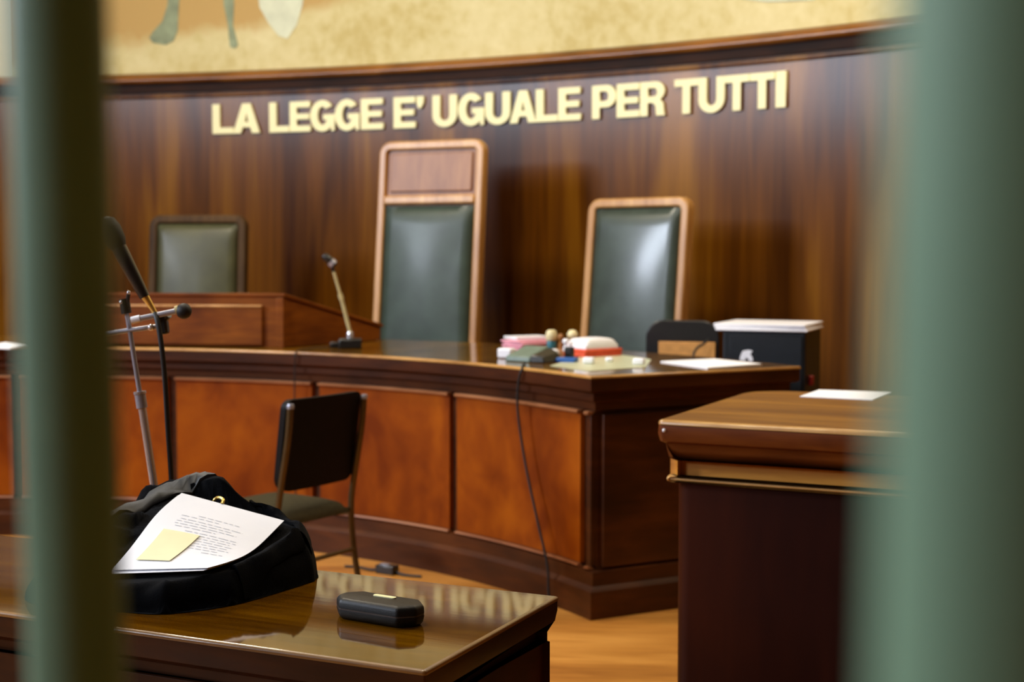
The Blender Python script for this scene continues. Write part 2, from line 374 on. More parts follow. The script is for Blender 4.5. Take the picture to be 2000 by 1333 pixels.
def wall_poly(name, pts, mat, lift, label):
    bm = bmesh.new(); a_, b2 = [], []
    q = [wallz(*p) for p in pts]
    for ang, z in q:
        z = max(z, ZC + .15); a = math.radians(ang)
        a_.append(bm.verts.new((WC.x + (WR - .004 - lift) * math.cos(a), WC.y + (WR - .004 - lift) * math.sin(a), z - ZC - .14)))
        b2.append(bm.verts.new((WC.x + (WR - .003) * math.cos(a), WC.y + (WR - .003) * math.sin(a), z - ZC - .14)))
    n = len(a_); bm.faces.new(a_); bm.faces.new(b2[::-1])
    for i in range(n): bm.faces.new((a_[i], a_[(i + 1) % n], b2[(i + 1) % n], b2[i]))
    o = fin(bm, name, mat, mu); o['label'] = label
wall_poly('painted_foot', [(332, -60), (356, -60), (350, 10), (348, 60), (340, 80), (325, 88), (300, 84), (292, 74), (300, 62), (318, 42), (328, 10)], 'mural_green', .004, 'grey green painted foot')
wall_poly('painted_leg', [(434, -60), (456, -60), (458, 10), (456, 50), (466, 88), (460, 95), (450, 92), (446, 50), (438, 10)], 'mural_green', .004, 'thin grey green painted leg')
wall_poly('painted_drapery', [(498, -60), (600, -60), (592, 10), (580, 50), (562, 76), (545, 70), (525, 45), (508, 15)], 'mural_pale', .004, 'pale green painted drapery')
wall_poly('painted_band', [(1445, -50), (1600, -60), (1592, 0), (1500, 4), (1452, -2)], 'mural_pale', .004, 'pale painted strip at the top')

# ------------------------------------------------------------------ inscription
def letter_shapes(ch):
    s = .25
    def arcp(cx, cy, rx, ry, a0, a1, n=14):
        return [(cx + rx * math.cos(math.radians(a0 + (a1 - a0) * i / n)), cy + ry * math.sin(math.radians(a0 + (a1 - a0) * i / n))) for i in range(n + 1)]
    if ch == 'I': return [[(0, 0), (1, 0), (1, 1), (0, 1)]]
    if ch == 'L': return [[(0, 0), (1, 0), (1, .2), (.34, .2), (.34, 1), (0, 1)]]
    if ch == 'E': return [[(0, 0), (1, 0), (1, .19), (.32, .19), (.32, .41), (.93, .41), (.93, .59), (.32, .59), (.32, .81), (.98, .81), (.98, 1), (0, 1)]]
    if ch == 'T': return [[(.34, 0), (.66, 0), (.66, .8), (1, .8), (1, 1), (0, 1), (0, .8), (.34, .8)]]
    if ch == 'A': return [[(0, 0), (.29, 0), (.36, .2), (.64, .2), (.71, 0), (1, 0), (.65, 1), (.35, 1)], [(.42, .37), (.5, .7), (.58, .37)]]
    if ch == 'U': return [[(0, 1)] + arcp(.5, .36, .5, .38, 180, 360) + [(1, 1), (.7, 1)] + arcp(.5, .36, .2, .18, 360, 180) + [(.3, 1)]]
    if ch == 'P': return [[(0, 0), (.31, 0), (.31, .34), (.62, .34)] + arcp(.62, .67, .38, .33, -90, 90) + [(0, 1)], [(.31, .52)] + [(.31, .82)] + arcp(.56, .67, .13, .15, 90, -90, 8)]
    if ch == 'R': return [[(0, 0), (.3, 0), (.3, .38), (.5, .38), (.62, .3), (.66, 0), (1, 0), (.95, .1), (.92, .36), (.8, .47)] + arcp(.62, .72, .36, .28, -40, 90, 10) + [(0, 1)], [(.3, .56), (.3, .82)] + arcp(.56, .69, .13, .13, 90, -90, 8)]
    if ch == 'G': return [arcp(.5, .5, .5, .52, 38, 318, 24) + [(.86, 0), (1, 0), (1, .54), (.54, .54), (.54, .37), (.7, .37)] + arcp(.5, .5, .2, .31, 310, 48, 16)]
    if ch == "'": return [[(.25, .62), (.6, .62), (1, .8), (1, 1), (0, 1), (0, .8)]]
LET = [('L', 418, 458), ('A', 458, 510), ('L', 529, 567), ('E', 569, 609), ('G', 609, 656), ('G', 657, 704), ('E', 708, 751), ('E', 772, 814), ("'", 817, 830),
       ('U', 848, 895), ('G', 898, 948), ('U', 951, 999), ('A', 999, 1050), ('L', 1050, 1092), ('E', 1094, 1137), ('P', 1160, 1206), ('E', 1208, 1252), ('R', 1254, 1302),
       ('T', 1321, 1367), ('U', 1368, 1418), ('T', 1419, 1466), ('T', 1468, 1516), ('I', 1519, 1538)]
LZ0, LZ1 = 2.257, 2.458
ins = thing('wall_inscription', 'raised gold capital letters reading LA LEGGE E\' UGUALE PER TUTTI on wood wall', 'lettering', (0, 0, 0))
dg = bpy.context.evaluated_depsgraph_get()
for ch, x0, x1 in LET:
    a0, a1 = wang(x0, 2.35), wang(x1, 2.35); am = math.radians((a0 + a1) / 2)
    w = abs(math.radians(a0 - a1)) * WR; h = LZ1 - LZ0
    cu = bpy.data.curves.new('letter', 'CURVE'); cu.dimensions = '2D'; cu.fill_mode = 'BOTH'; cu.extrude = .009; cu.bevel_depth = .0012
    for pts in letter_shapes(ch):
        sp = cu.splines.new('POLY'); sp.points.add(len(pts) - 1); sp.use_cyclic_u = True
        for p, (u, v) in zip(sp.points, pts): p.co = ((u - .5) * w, (v - .5) * h, 0, 1)
    tmp = bpy.data.objects.new('letter', cu); COL.objects.link(tmp)
    bpy.context.view_layer.update(); dg = bpy.context.evaluated_depsgraph_get()
    me = bpy.data.meshes.new_from_object(tmp.evaluated_get(dg)); bpy.data.objects.remove(tmp)
    # upright, facing the room: local x along the wall to the right, y up
    n = Vector((-math.cos(am), -math.sin(am), 0)); up_ = Vector((0, 0, 1)); rt = up_.cross(n)
    R = Matrix((rt, up_, n)).transposed().to_4x4()
    pos = Vector((WC.x + (WR - .013) * math.cos(am), WC.y + (WR - .013) * math.sin(am), (LZ0 + LZ1) / 2))
    me.transform(Matrix.Translation(pos) @ R)
    link('letter', me, 'gold', ins)

# ------------------------------------------------------------------ curved judges' bench
A0, A1 = 27.8, 118
def arc_pts(r_, a0, a1, n): return [(BC.x + r_ * math.cos(math.radians(a0 + (a1 - a0) * i / n)), BC.y + r_ * math.sin(math.radians(a0 + (a1 - a0) * i / n))) for i in range(n + 1)]
ND = 70
outline = arc_pts(BR1, A0, A1, ND) + list(reversed(arc_pts(BR0, A0, A1, ND)))
# counter-clockwise: outer arc runs ccw, inner arc comes back
bench = thing('judges_bench', 'long curved reddish brown wooden bench with panelled front before the tall chairs', 'bench', (0, 0, 0))
TOP = .965
stack('desktop', outline, [(-.006, TOP), (-.006, TOP - .03)], 'bench_top', bench, smooth=20)
stack('worn_highlight_edge', outline, [(-.006, TOP), (-.001, TOP - .002), (.001, TOP - .007), (0, TOP - .012), (-.006, TOP - .0125)], 'worn_highlight', bench, smooth=60, ring=True)['label'] = 'pale edge, wear with a painted highlight'  # top light on the lip painted as a paler wood strip
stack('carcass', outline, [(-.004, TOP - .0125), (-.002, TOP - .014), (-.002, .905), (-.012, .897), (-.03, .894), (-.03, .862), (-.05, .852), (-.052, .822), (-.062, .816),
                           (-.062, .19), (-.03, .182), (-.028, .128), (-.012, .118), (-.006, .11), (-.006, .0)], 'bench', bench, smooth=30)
def px_ang(px, y, R):
    # bench angle whose face is seen at this column
    lo, hi = A0, 100.0
    for _ in range(40):
        mid = (lo + hi) / 2; a = math.radians(mid); x = 1000 + F * (BC.x + R * math.cos(a)) / (BC.y + R * math.sin(a))
        if x > px: lo = mid
        else: hi = mid
    return mid
Rp = BR0 + .062
edges = [(1147, 1171), (891, 1134), (622, 877), (341, 607)]
cols = []
for l, r_ in edges: cols.append((px_ang(r_, 900, Rp - .022), px_ang(l, 900, Rp - .022)))
wdt = cols[-1][1] - cols[-1][0]; gap = cols[-1][0] - cols[-2][1]
a = cols[-1][1] + gap
while a + wdt < A1 - 1: cols.append((a, a + wdt)); a += wdt + gap
cols[0] = (A0 + 1.15, cols[0][1])
for i, (a0, a1) in enumerate(cols):
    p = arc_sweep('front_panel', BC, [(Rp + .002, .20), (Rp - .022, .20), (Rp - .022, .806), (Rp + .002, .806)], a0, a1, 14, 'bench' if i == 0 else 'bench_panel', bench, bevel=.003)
    arc_sweep('panel_bead', BC, [(Rp - .02, .804), (Rp - .036, .804), (Rp - .04, .811), (Rp - .034, .818), (Rp - .0, .818)], a0, a1, 14, 'bead', p, smooth=50)
    arc_sweep('panel_bead', BC, [(Rp - .02, .200), (Rp - .034, .198), (Rp - .036, .192), (Rp - .03, .186), (Rp - .0, .186)], a0, a1, 14, 'bead', p, smooth=50)
# end face panel
e0 = math.radians(A0); dirr = Vector((math.cos(e0), math.sin(e0))); nor = Vector((math.sin(e0), -math.cos(e0)))
c = BC + dirr * ((BR0 + BR1) / 2) - nor * .052
boxo('end_panel', (c.x, c.y, .5), (.86, .022, .61), 'bench', bench, rz=e0, bevel=.003)

# ------------------------------------------------------------------ sloped reading desk standing on the bench
A, B_, C_, D_ = (-1.14, 7.165), (-.715, 7.755), (-1.95, 8.19), (-2.16, 7.30)
wd = thing('reading_desk', 'raised wooden reading desk with sloping side standing on the left of the curved bench', 'reading desk', (-1.5, 7.7, TOP))
def wedge(bm, off, zb, dz):
    P = offset([A, B_, C_, D_], off); zt = [1.236 + dz, 1.05 + dz, 1.05 + dz, 1.236 + dz]
    lo_ = [bm.verts.new((p.x + 1.5, p.y - 7.7, zb - TOP)) for p in P] if not callable(zb) else [bm.verts.new((p.x + 1.5, p.y - 7.7, z - .016 - TOP)) for p, z in zip(P, zt)]
    hi_ = [bm.verts.new((p.x + 1.5, p.y - 7.7, z - TOP)) for p, z in zip(P, zt)]
    bm.faces.new(lo_[::-1]); bm.faces.new(hi_)
    for i in range(4): bm.faces.new((lo_[i], lo_[(i + 1) % 4], hi_[(i + 1) % 4], hi_[i]))
bm = bmesh.new(); wedge(bm, 0, TOP + .001, -.014); fin(bm, 'carcass', 'wedge', wd, bevel=.002)
bm = bmesh.new(); wedge(bm, .012, (lambda: 0), .002); fin(bm, 'sloping_top', 'wedge', wd, bevel=.003)
f0, f1 = Vector(D_), Vector(A); fd = (f1 - f0).normalized(); fn = Vector((fd.y, -fd.x)); fa = math.atan2(fd.y, fd.x)
mid = (f0 + f1) / 2 + fn * .006
L_ = (f1 - f0).length
boxo('front_panel', (mid.x + 1.5 - fd.x * .035, mid.y - 7.7, 1.072 - TOP), (L_ - .15, .014, .19), 'wedge', wd, rz=fa, bevel=.004)
boxo('panel_bead', (mid.x + 1.5 - fd.x * .035, mid.y - 7.7 - .004, 1.172 - TOP), (L_ - .15, .022, .012), 'chair_wood', wd, rz=fa, bevel=.004)
boxo('corner_post', (A[0] + 1.5 - fd.x * .018, A[1] - 7.7 - .004, 1.09 - TOP), (.036, .016, .25), 'wedge', wd, rz=fa, bevel=.003)

# ------------------------------------------------------------------ tall chairs
def tall_chair(label, root, back_z, cross_z, yaw, W, wmat, lmat, cross_panel):
    t = thing('tall_chair', label, 'chair', (root[0], root[1], DZ), yaw, 'tall chairs behind the bench')
    S = .10                                        # recline per metre
    y0, zs = .24, .46
    def back(x, z, k_): return Vector((x, y0 + (z - zs) * S - k_, z))
    H = back_z - DZ; w2 = W / 2; fw = .052; rc = .075
    # frame: inverted U of square section
    path = [(-w2 + fw / 2, zs - .06)] ; path.append((-w2 + fw / 2, H - rc))
    for i in range(1, 8):
        a = PI - i * PI / 16; path.append((-w2 + rc + (rc - fw / 2) * math.cos(a), H - rc + (rc - fw / 2) * math.sin(a)))
    path.append((-w2 + rc, H - fw / 2)); path += [(-x, z) for x, z in reversed(path)]
    bm = bmesh.new(); rings = []
    for i, (x, z) in enumerate(path):
        p0 = path[max(i - 1, 0)]; p1 = path[min(i + 1, len(path) - 1)]
        tx, tz = p1[0] - p0[0], p1[1] - p0[1]; l = math.hypot(tx, tz); nx, nz_ = -tz / l, tx / l
        h = fw / 2
        rings.append([bm.verts.new(back(x + nx * s_ * h, z + nz_ * s_ * h, k_)) for s_, k_ in ((-1, .028), (-.7, .036), (.7, .036), (1, .028), (1, -.028), (-1, -.028))])
    for p, q in zip(rings, rings[1:]):
        for j in range(6): bm.faces.new((p[j], p[(j + 1) % 6], q[(j + 1) % 6], q[j]))
    bm.faces.new(rings[0]); bm.faces.new(rings[-1][::-1])
    fr = fin(bm, 'back_frame', wmat, t, smooth=40, bevel=.004)
    zt = cross_z - DZ if cross_panel else H - fw
    zb = zs + .06
    iw = W - 2 * fw
    bm = bmesh.new(); q = [back(x, z, k_) for k_ in (.012, -.02) for x, z in ((-iw / 2, zb - .04), (iw / 2, zb - .04), (iw / 2, H - fw - .0), (-iw / 2, H - fw - .0))]
    v = [bm.verts.new(p) for p in q]
    for f_ in ((0, 1, 2, 3), (7, 6, 5, 4), (0, 4, 5, 1), (1, 5, 6, 2), (2, 6, 7, 3), (3, 7, 4, 0)): bm.faces.new([v[i] for i in f_])
    fin(bm, 'back_board', 'chair_panel' if cross_panel else 'dark_wood', t)
    if cross_panel:
        p = back(0, zt + .03, .02); boxo('cross_rail', tuple(p), (iw + .01, .05, .055), wmat, t, rx=-S, bevel=.012)
        zt2 = (zt + .058 + H - fw) / 2
        p = back(0, zt2, .018); q_ = boxo('head_panel', tuple(p), (iw - .05, .016, H - fw - zt - .1), 'chair_panel', t, rx=-S, bevel=.006)
    hh = zt - .006 - zb
    zc = (zt - .006 + zb) / 2
    cushion('back_cushion', iw - .008, hh, .035, lmat, t, lambda u, v_, k_: back(u, zc + v_, .012 + k_), puff=.035, n=18, edge=.12)
    boxo('seat_frame', (0, 0, zs - .075), (W - .01, .50, .08), wmat, t, bevel=.006)
    cushion('seat_cushion', W - .05, .44, .06, lmat, t, lambda u, v_, k_: Vector((u, v_ - .01, zs - .035 + k_)), puff=.02, n=12)
    for sx in (-1, 1):
        boxo('leg', (sx * (w2 - .03), -.21, .1725), (.05, .05, .345), wmat, t, bevel=.006)
        boxo('leg', (sx * (w2 - .03), .22, .1725), (.05, .05, .345), wmat, t, bevel=.006)
        bm = bmesh.new(); box(bm, (sx * (w2 - .03), 0, zs + .215), (.055, .5, .035)); fin(bm, 'armrest', wmat, t, bevel=.012)
        boxo('armrest_post', (sx * (w2 - .03), -.20, zs + .08), (.04, .04, .24), wmat, t, bevel=.006)
    return t
def face_centre(x, y): return math.atan2(-(x - BC.x), (y - BC.y))
tall_chair('tallest wooden chair, green leather back under a reddish wooden head panel', (-.622, 8.26), 2.105, 1.722, face_centre(-.62, 8.28), .70, 'chair_wood', 'leather', True)
tall_chair('green leather chair with pale rounded wooden frame, right of the tallest chair', (.495, 7.72), 1.742, 0, face_centre(.5, 7.72), .675, 'chair_wood', 'leather_shiny', False)
tall_chair('olive leather chair in a dark frame behind the raised reading desk', (-1.985, 8.62), 1.672, 0, face_centre(-2.0, 8.6), .62, 'dark_wood', 'leather_olive', False)

# small office chair behind the bench end
oc = thing('office_chair', 'low black chair with tan panel beneath its backrest, left of the black cabinet', 'chair', (.80, 6.985, DZ), math.radians(-16))
bo = round_poly([(-.185, 0), (.185, 0), (.185, .26), (-.185, .26)], [.02, .02, .09, .09], 8)
bm = bmesh.new()
def plate(bm, poly, y, t_, z0):
    a_ = [bm.verts.new((p[0], y, z0 + p[1])) for p in poly]; b2 = [bm.verts.new((p[0], y + t_, z0 + p[1])) for p in poly]
    bm.faces.new(a_); bm.faces.new(b2[::-1]); n = len(a_)
    for i in range(n): bm.faces.new((a_[i], a_[(i + 1) % n], b2[(i + 1) % n], b2[i]))
zt = at(1340, 626, d=7.17).z - DZ
plate(bm, bo, .19, .03, zt - .26)
fin(bm, 'backrest_shell', 'black_plastic', oc, bevel=.006)
boxo('backrest_panel', (.025, .185, zt - .165), (.285, .014, .115), 'tan', oc, bevel=.003)
cushion('seat_cushion', .36, .34, .06, 'black_plastic', oc, lambda u, v_, k_: Vector((u, v_, .40 + k_)), puff=.01, n=10)
for sx in (-1, 1):
    for sy in (-1, 1): tubeo('leg', [(sx * .15, sy * .14, .40), (sx * .16, sy * .16, 0)], .011, 'black_plastic', oc, sm=False)
    tubeo('back_post', [(sx * .14, .15, .40), (sx * .14, .2, zt - .2)], .009, 'black_plastic', oc, sm=False)
p = at(1366, 668, d=7.1)
tag(tubeo('power_cord', [at(1384, 664, d=7.08), at(1374, 672, d=7.06), at(1360, 682, d=7.04), at(1354, 700, d=7.0), at(1352, 760, d=6.98), (at(1352, 760, d=6.98).x, 6.99, DZ + .68 - .2)], .006, 'rubber'),
    'thin black cord hanging before the tan panel of the low black chair', 'cord')

# black cabinet with folders on top
cy = math.radians(-22)
cl = at(1411, 700, d=6.68)
cw, cd = .385, .40
cab = thing('black_cabinet', 'tall black box cabinet beyond the curved bench end, white emblem on its front', 'cabinet', (0, 0, DZ), cy)
vx = Vector((math.cos(cy), math.sin(cy))); vy = Vector((-math.sin(cy), math.cos(cy)))
cc = Vector((cl.x, cl.y)) + vx * cw / 2 + vy * cd / 2; cab.location = (cc.x, cc.y, DZ)
ctz = at(1480, 646, d=6.68).z - DZ
boxo('body', (0, 0, ctz / 2), (cw, cd, ctz), 'cabinet', cab, bevel=.008)
boxo('front_panel', (.01, -cd / 2 - .003, ctz - .2), (cw - .05, .008, .36), 'cabinet', cab, bevel=.002)
bm = bmesh.new()
ez = at(1457, 695, d=6.68).z - DZ; ex = -cw / 2 + (1457 - 1411) / 156 * cw
blob = [(-.035, -.035), (-.03, .0), (-.018, .028), (.01, .034), (.034, .03), (.022, .012), (.034, -.006), (.036, -.03), (.02, -.034), (.012, -.012), (-.002, -.006), (-.008, -.036)]
plate(bm, [(x * .9, z * .9) for x, z in blob], -cd / 2 - .010, .004, ez); v0 = [v for v in bm.verts]
bmesh.ops.translate(bm, verts=v0, vec=(ex, 0, 0))
em = fin(bm, 'emblem', 'white', cab); em['label'] = 'white emblem'
ptz = DZ + ctz
def sheets(name, c, s, rz, mat, label, cat, group=None, z0=0, n=3, jit=.006, th=None):
    bm = bmesh.new(); th = th or s[2] / n
    for i in range(n):
        box(bm, (c[0] + random.uniform(-jit, jit), c[1] + random.uniform(-jit, jit), z0 + th * (i + .5)), (s[0], s[1], th * .96), rz + random.uniform(-.03, .03) * (1 if i else 0))
    return tag(fin(bm, name, mat, bevel=.001 if th < .01 else .004), label, cat, group)
fo = sheets('document_folder', (cc.x - .01, cc.y), (cw + .045, cd + .01, .034), cy, 'white', 'white folders stacked on top of the black cabinet', 'folder', z0=ptz, n=3, jit=.008)
rt_ = boxo('red_tag', (cw / 2 + .014, -cd / 2 + .08, at(1626, 740, d=6.7).z - DZ), (.022, .03, .045), 'red', cab, bevel=.004); rt_['label'] = 'red tag on its side'

# ------------------------------------------------------------------ right desk
u1 = Vector((.903, -.429)).normalized(); u2 = Vector((-u1.y, u1.x))
P0 = Vector((.417, 4.101))
RL, RD = 1.7, 1.0
rd_out = round_poly([tuple(P0), tuple(P0 + u1 * RL), tuple(P0 + u1 * RL + u2 * RD), tuple(P0 + u2 * RD)], [.02, .02, .12, .16], 8)
rd = thing('witness_desk', 'wooden desk with moulded edge at the right, behind the pale right bar', 'desk', (0, 0, 0))
stack('desktop', rd_out, [(-.010, TOP), (-.010, TOP - .016)], 'right_top', rd, smooth=20)
stack('worn_highlight_edge', rd_out, [(-.010, TOP), (-.003, TOP - .0025), (.001, TOP - .008), (.001, TOP - .014), (-.01, TOP - .016)], 'worn_highlight', rd, smooth=60, ring=True)['label'] = 'pale edge, wear with a painted highlight'  # wear line with the lip highlight coloured in
stack('cornice', rd_out, [(0, TOP - .016), (.002, TOP - .04), (-.004, TOP - .062), (-.012, TOP - .066), (-.022, TOP - .07), (-.026, TOP - .085), (-.04, TOP - .108), (-.055, TOP - .118)], 'right_cornice', rd, smooth=40)
stack('frieze', rd_out, [(-.055, TOP - .118), (-.055, TOP - .168)], 'right_frieze', rd, smooth=40)
stack('bead', rd_out, [(-.055, TOP - .164), (-.034, TOP - .167), (-.027, TOP - .172), (-.027, TOP - .176), (-.034, TOP - .181), (-.046, TOP - .182)], 'worn_highlight', rd, smooth=60)  # pale wood paints in the highlight of the bead
bd_out = round_poly([tuple(p) for p in offset([tuple(P0), tuple(P0 + u1 * RL), tuple(P0 + u1 * RL + u2 * RD), tuple(P0 + u2 * RD)], -.04)], .05, 8)
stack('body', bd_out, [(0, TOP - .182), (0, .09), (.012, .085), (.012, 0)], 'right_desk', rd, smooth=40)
# metal pin on the desk edge
p = at(1297, 829, d=4.093)
bm = bmesh.new(); bmesh.ops.create_uvsphere(bm, u_segments=12, v_segments=8, radius=.0055, matrix=Matrix.Translation((P0.x + u1.x * .022 - u2.x * .001, P0.y + u1.y * .022 - u2.y * .001, TOP - .03)))
pin = fin(bm, 'metal_pin', 'white', rd, smooth=60)
def quad_sheet(name, pts, z, mat, label, cat, t_=.003, group=None):
    bm = bmesh.new()
    P = [at(x, y, z=z) for x, y in pts]
    a_ = [bm.verts.new((q.x, q.y, z + t_)) for q in P]; b2 = [bm.verts.new((q.x, q.y, z + .0003)) for q in P]
    bm.faces.new(a_); bm.faces.new(b2[::-1])
    for i in range(len(P)): bm.faces.new((a_[i], b2[i], b2[(i + 1) % len(P)], a_[(i + 1) % len(P)]))
    return tag(fin(bm, name, mat), label, cat, group)
quad_sheet('paper_sheet', [(1562, 776), (1705, 783), (1744, 768), (1600, 763)], TOP, 'paper', 'white sheets of paper lying on the right desk top', 'paper')

# ------------------------------------------------------------------ things on the curved bench
def onb(px, py): q = at(px, py, z=TOP); return (q.x, q.y, TOP)
quad_sheet('paper_sheet', [(1290, 708), (1382, 721), (1488, 713), (1395, 703)], TOP, 'paper', 'white sheets of paper at the right end of the curved bench', 'paper', .005)
quad_sheet('plastic_sheet', [(1075, 715), (1150, 726), (1262, 718), (1272, 703), (1215, 694), (1130, 699)], TOP, 'pale_sheet', 'pale translucent sheet lying at the corner of the curved bench', 'sheet', .002)
quad_sheet('paper_sheet', [(-40, 680), (20, 683), (60, 676), (10, 671)], TOP, 'paper', 'white sheet on the curved bench at its far left end', 'paper', .006)
# desk microphone
q = Vector(onb(684, 681))
dm = thing('desk_microphone', 'cream stemmed desk microphone on a black base on the curved bench', 'microphone', tuple(q), .1)
bm = bmesh.new(); box(bm, (0, 0, .025), (.115, .09, .05)); fin(bm, 'base', 'greygreen' if False else 'black_plastic', dm, bevel=.008)
boxo('switch_block', (-.075, .02, .016), (.05, .05, .032), 'black_plastic', dm, bevel=.006)
D = q.y
def rel(px, py): v = at(px, py, d=D); return tuple(v - q)
j0 = rel(684, 660); j1 = rel(684, 648); j2 = rel(666, 580); j3 = rel(652, 531)
bm = bmesh.new(); lathe(bm, [(.014, .048), (.017, .055), (.017, .075), (.012, .085)]); fin(bm, 'collar', 'chrome', dm, smooth=40)
tubeo('lower_stem', [(0, 0, .08), j2], .0095, 'cream_metal', dm, sm=False)
tubeo('upper_stem', [j2, j3], .0075, 'cream_metal', dm, sm=False)
jm = tuple((Vector(j2) * .92 + Vector(j1) * .08)); tubeo('stem_joint', [jm, tuple(Vector(j2) * 1.0 + (Vector(j3) - Vector(j2)) * .12)], .0125, 'cream_metal', dm, sm=False)
tubeo('neck', [j3, rel(650, 522), rel(649, 515)], .0085, 'black_plastic', dm, sm=False)
tubeo('microphone_head', [rel(655, 520), rel(651, 515), rel(643, 508), rel(636, 502), rel(632, 498)], .02, 'black_plastic', dm, n=14, sm=False, radii=[.012, .018, .021, .02, .013])
tubeo('head_ring', [rel(652, 517), rel(646, 511)], .0225, 'steel', dm, n=14, sm=False)

# handheld device (grey green) with coiled cable and black part
def lay(name, c, s, rz, mat, label, cat, bevel=.004, z0=TOP, rx=0):
    return tag(boxo(name, (c[0], c[1], z0 + s[2] / 2 + .0005), s, mat, rz=rz, bevel=bevel, rx=rx), label, cat)
c = onb(1028, 706); ph = thing('desk_telephone', 'grey green desk device with a black end on the curved bench', 'device', c, math.radians(-38))
bm = bmesh.new()
v = [bm.verts.new(p) for p in [(-.075, -.06, 0), (.065, -.06, 0), (.065, .09, 0), (-.075, .09, 0), (-.07, -.055, .025), (.06, -.055, .025), (.06, .085, .065), (-.07, .085, .065)]]
for f_ in ((3, 2, 1, 0), (4, 5, 6, 7), (0, 1, 5, 4), (1, 2, 6, 5), (2, 3, 7, 6), (3, 0, 4, 7)): bm.faces.new([v[i] for i in f_])
fin(bm, 'body', 'greygreen', ph, bevel=.006)
bm = bmesh.new()
v = [bm.verts.new(p) for p in [(.068, -.07, 0), (.14, -.05, 0), (.15, .07, 0), (.068, .09, 0), (.068, -.06, .035), (.12, -.045, .03), (.125, .06, .045), (.068, .085, .06)]]
for f_ in ((3, 2, 1, 0), (4, 5, 6, 7), (0, 1, 5, 4), (1, 2, 6, 5), (2, 3, 7, 6), (3, 0, 4, 7)): bm.faces.new([v[i] for i in f_])
fin(bm, 'black_end', 'black_plastic', ph, bevel=.006)
c = at(1071, 690, d=6.22); bm = bmesh.new(); bmesh.ops.create_uvsphere(bm, u_segments=16, v_segments=12, radius=.022, matrix=Matrix.Translation((c.x, c.y, TOP + .022)) @ Matrix.Diagonal((1, 1, 1, 1)))
c2 = onb(1071, 702)
bm.free(); bm = bmesh.new(); lathe(bm, [(.012, 0), (.017, .004), (.018, .022), (.021, .03), (.018, .042), (.009, .048)], c=(0, 0, .0)); wb = fin(bm, 'white_stamp', 'white', smooth=50); c3 = onb(1083, 703); wb.location = (c3[0], c3[1], TOP); tag(wb, 'small white rounded stamp beside the grey green device', 'stamp')
lay('tissue_pack', onb(990, 700), (.07, .06, .045), -.5, 'white', 'small white pack left of the grey green device', 'pack', .008)
lay('blue_box', onb(1108, 708), (.085, .06, .02), -.35, 'blue', 'flat bright blue case on the curved bench', 'case', .004)
sheets('pink_papers', (onb(1033, 684)[0], onb(1033, 684)[1]), (.15, .21, .05), -.9, 'pink', 'pink and white papers piled on the curved bench', 'paper', z0=TOP, n=5, jit=.012)
c = onb(1018, 683)
lay('white_papers', (c[0] + .03, c[1] + .04), (.14, .19, .012), -1.1, 'white', 'white papers lying over the pink pile', 'paper', .001, z0=TOP + .051)
def bottle(name, px, py, label, cat, parts):
    c_ = onb(px, py); t = thing(name, label, cat, c_)
    for nm, mat, prof in parts:
        bm = bmesh.new(); lathe(bm, prof, n=24); fin(bm, nm, mat, t, smooth=45)
bottle('glue_bottle', 1077, 691, 'teal bottle with a cream cap on the curved bench', 'bottle', [('body', 'teal', [(.02, 0), (.023, .004), (.023, .055), (.02, .062)]), ('cap', 'cream', [(.022, .062), (.026, .066), (.027, .092), (.022, .108), (.012, .112)])])
c = onb(1099, 692)
rk = thing('stamp_rack', 'brown wooden stamp rack on the curved bench', 'rack', c, -.5)
boxo('base', (0, 0, .012), (.10, .07, .024), 'amber', rk)
def stamp(px, py, z0, h, w, hm, bmname, label):
    c_ = onb(px, py); t = thing('hand_stamp', label, 'stamp', (c_[0], c_[1], TOP + z0), 0, 'hand stamps on the curved bench')
    bm = bmesh.new(); lathe(bm, [(w * .8, 0), (w * .8, h * .35), (w * .45, h * .4)], n=20); fin(bm, 'stamp_base', bmname, t, smooth=40)
    bm = bmesh.new(); lathe(bm, [(w * .45, h * .4), (w * .5, h * .55), (w * .95, h * .7), (w, h * .85), (w * .6, h), (w * .2, h * 1.02)], n=20); fin(bm, 'handle', hm, t, smooth=60)
stamp(1095, 692, .0245, .07, .013, 'amber', 'amber', 'amber handled hand stamp standing on the brown rack')
stamp(1105, 696, .0245, .055, .016, 'white', 'white', 'white handled hand stamp standing on the brown rack')
stamp(1118, 690, 0, .108, .026, 'cream', 'red', 'cream topped hand stamp with a red body')
lay('ink_pad', onb(1112, 702), (.04, .03, .055), -.5, 'black_plastic', 'black block beside the orange folder', 'block', .005)
c = onb(1158, 695)
sheets('orange_folder', (c[0], c[1]), (.16, .22, .036), -.95, 'orange_red', 'orange red folder under a white bundle on the curved bench', 'folder', z0=TOP, n=2, jit=.002)
cu_ = cushion('white_bundle', .145, .19, .042, 'white', None, lambda u, v_, k_: Vector((u, v_, k_)), puff=.008, edge=.3)
cu_.location = (c[0] - .004, c[1], TOP + .0365); cu_.rotation_euler = (0, 0, -.95); tag(cu_, 'rounded white paper bundle on the orange red folder', 'bundle')
for px, py, s, lb in ((1150, 712, .03, 'white eraser block near the bench corner, behind the pale sheet edge'), (1248, 714, .03, 'white block right of the pale sheet, near the white papers')):
    c = onb(px, py); o = boxo('eraser', (c[0], c[1], TOP + .0165), (.05, .035, .028), 'white', rz=-.3, bevel=.008); tag(o, lb, 'eraser', 'cream blocks on the bench')
c = onb(1190, 708); tag(boxo('paper_clip_box', (c[0], c[1], TOP + .012), (.035, .03, .02), 'white', bevel=.008), 'tiny white lump between the two white blocks', 'box')

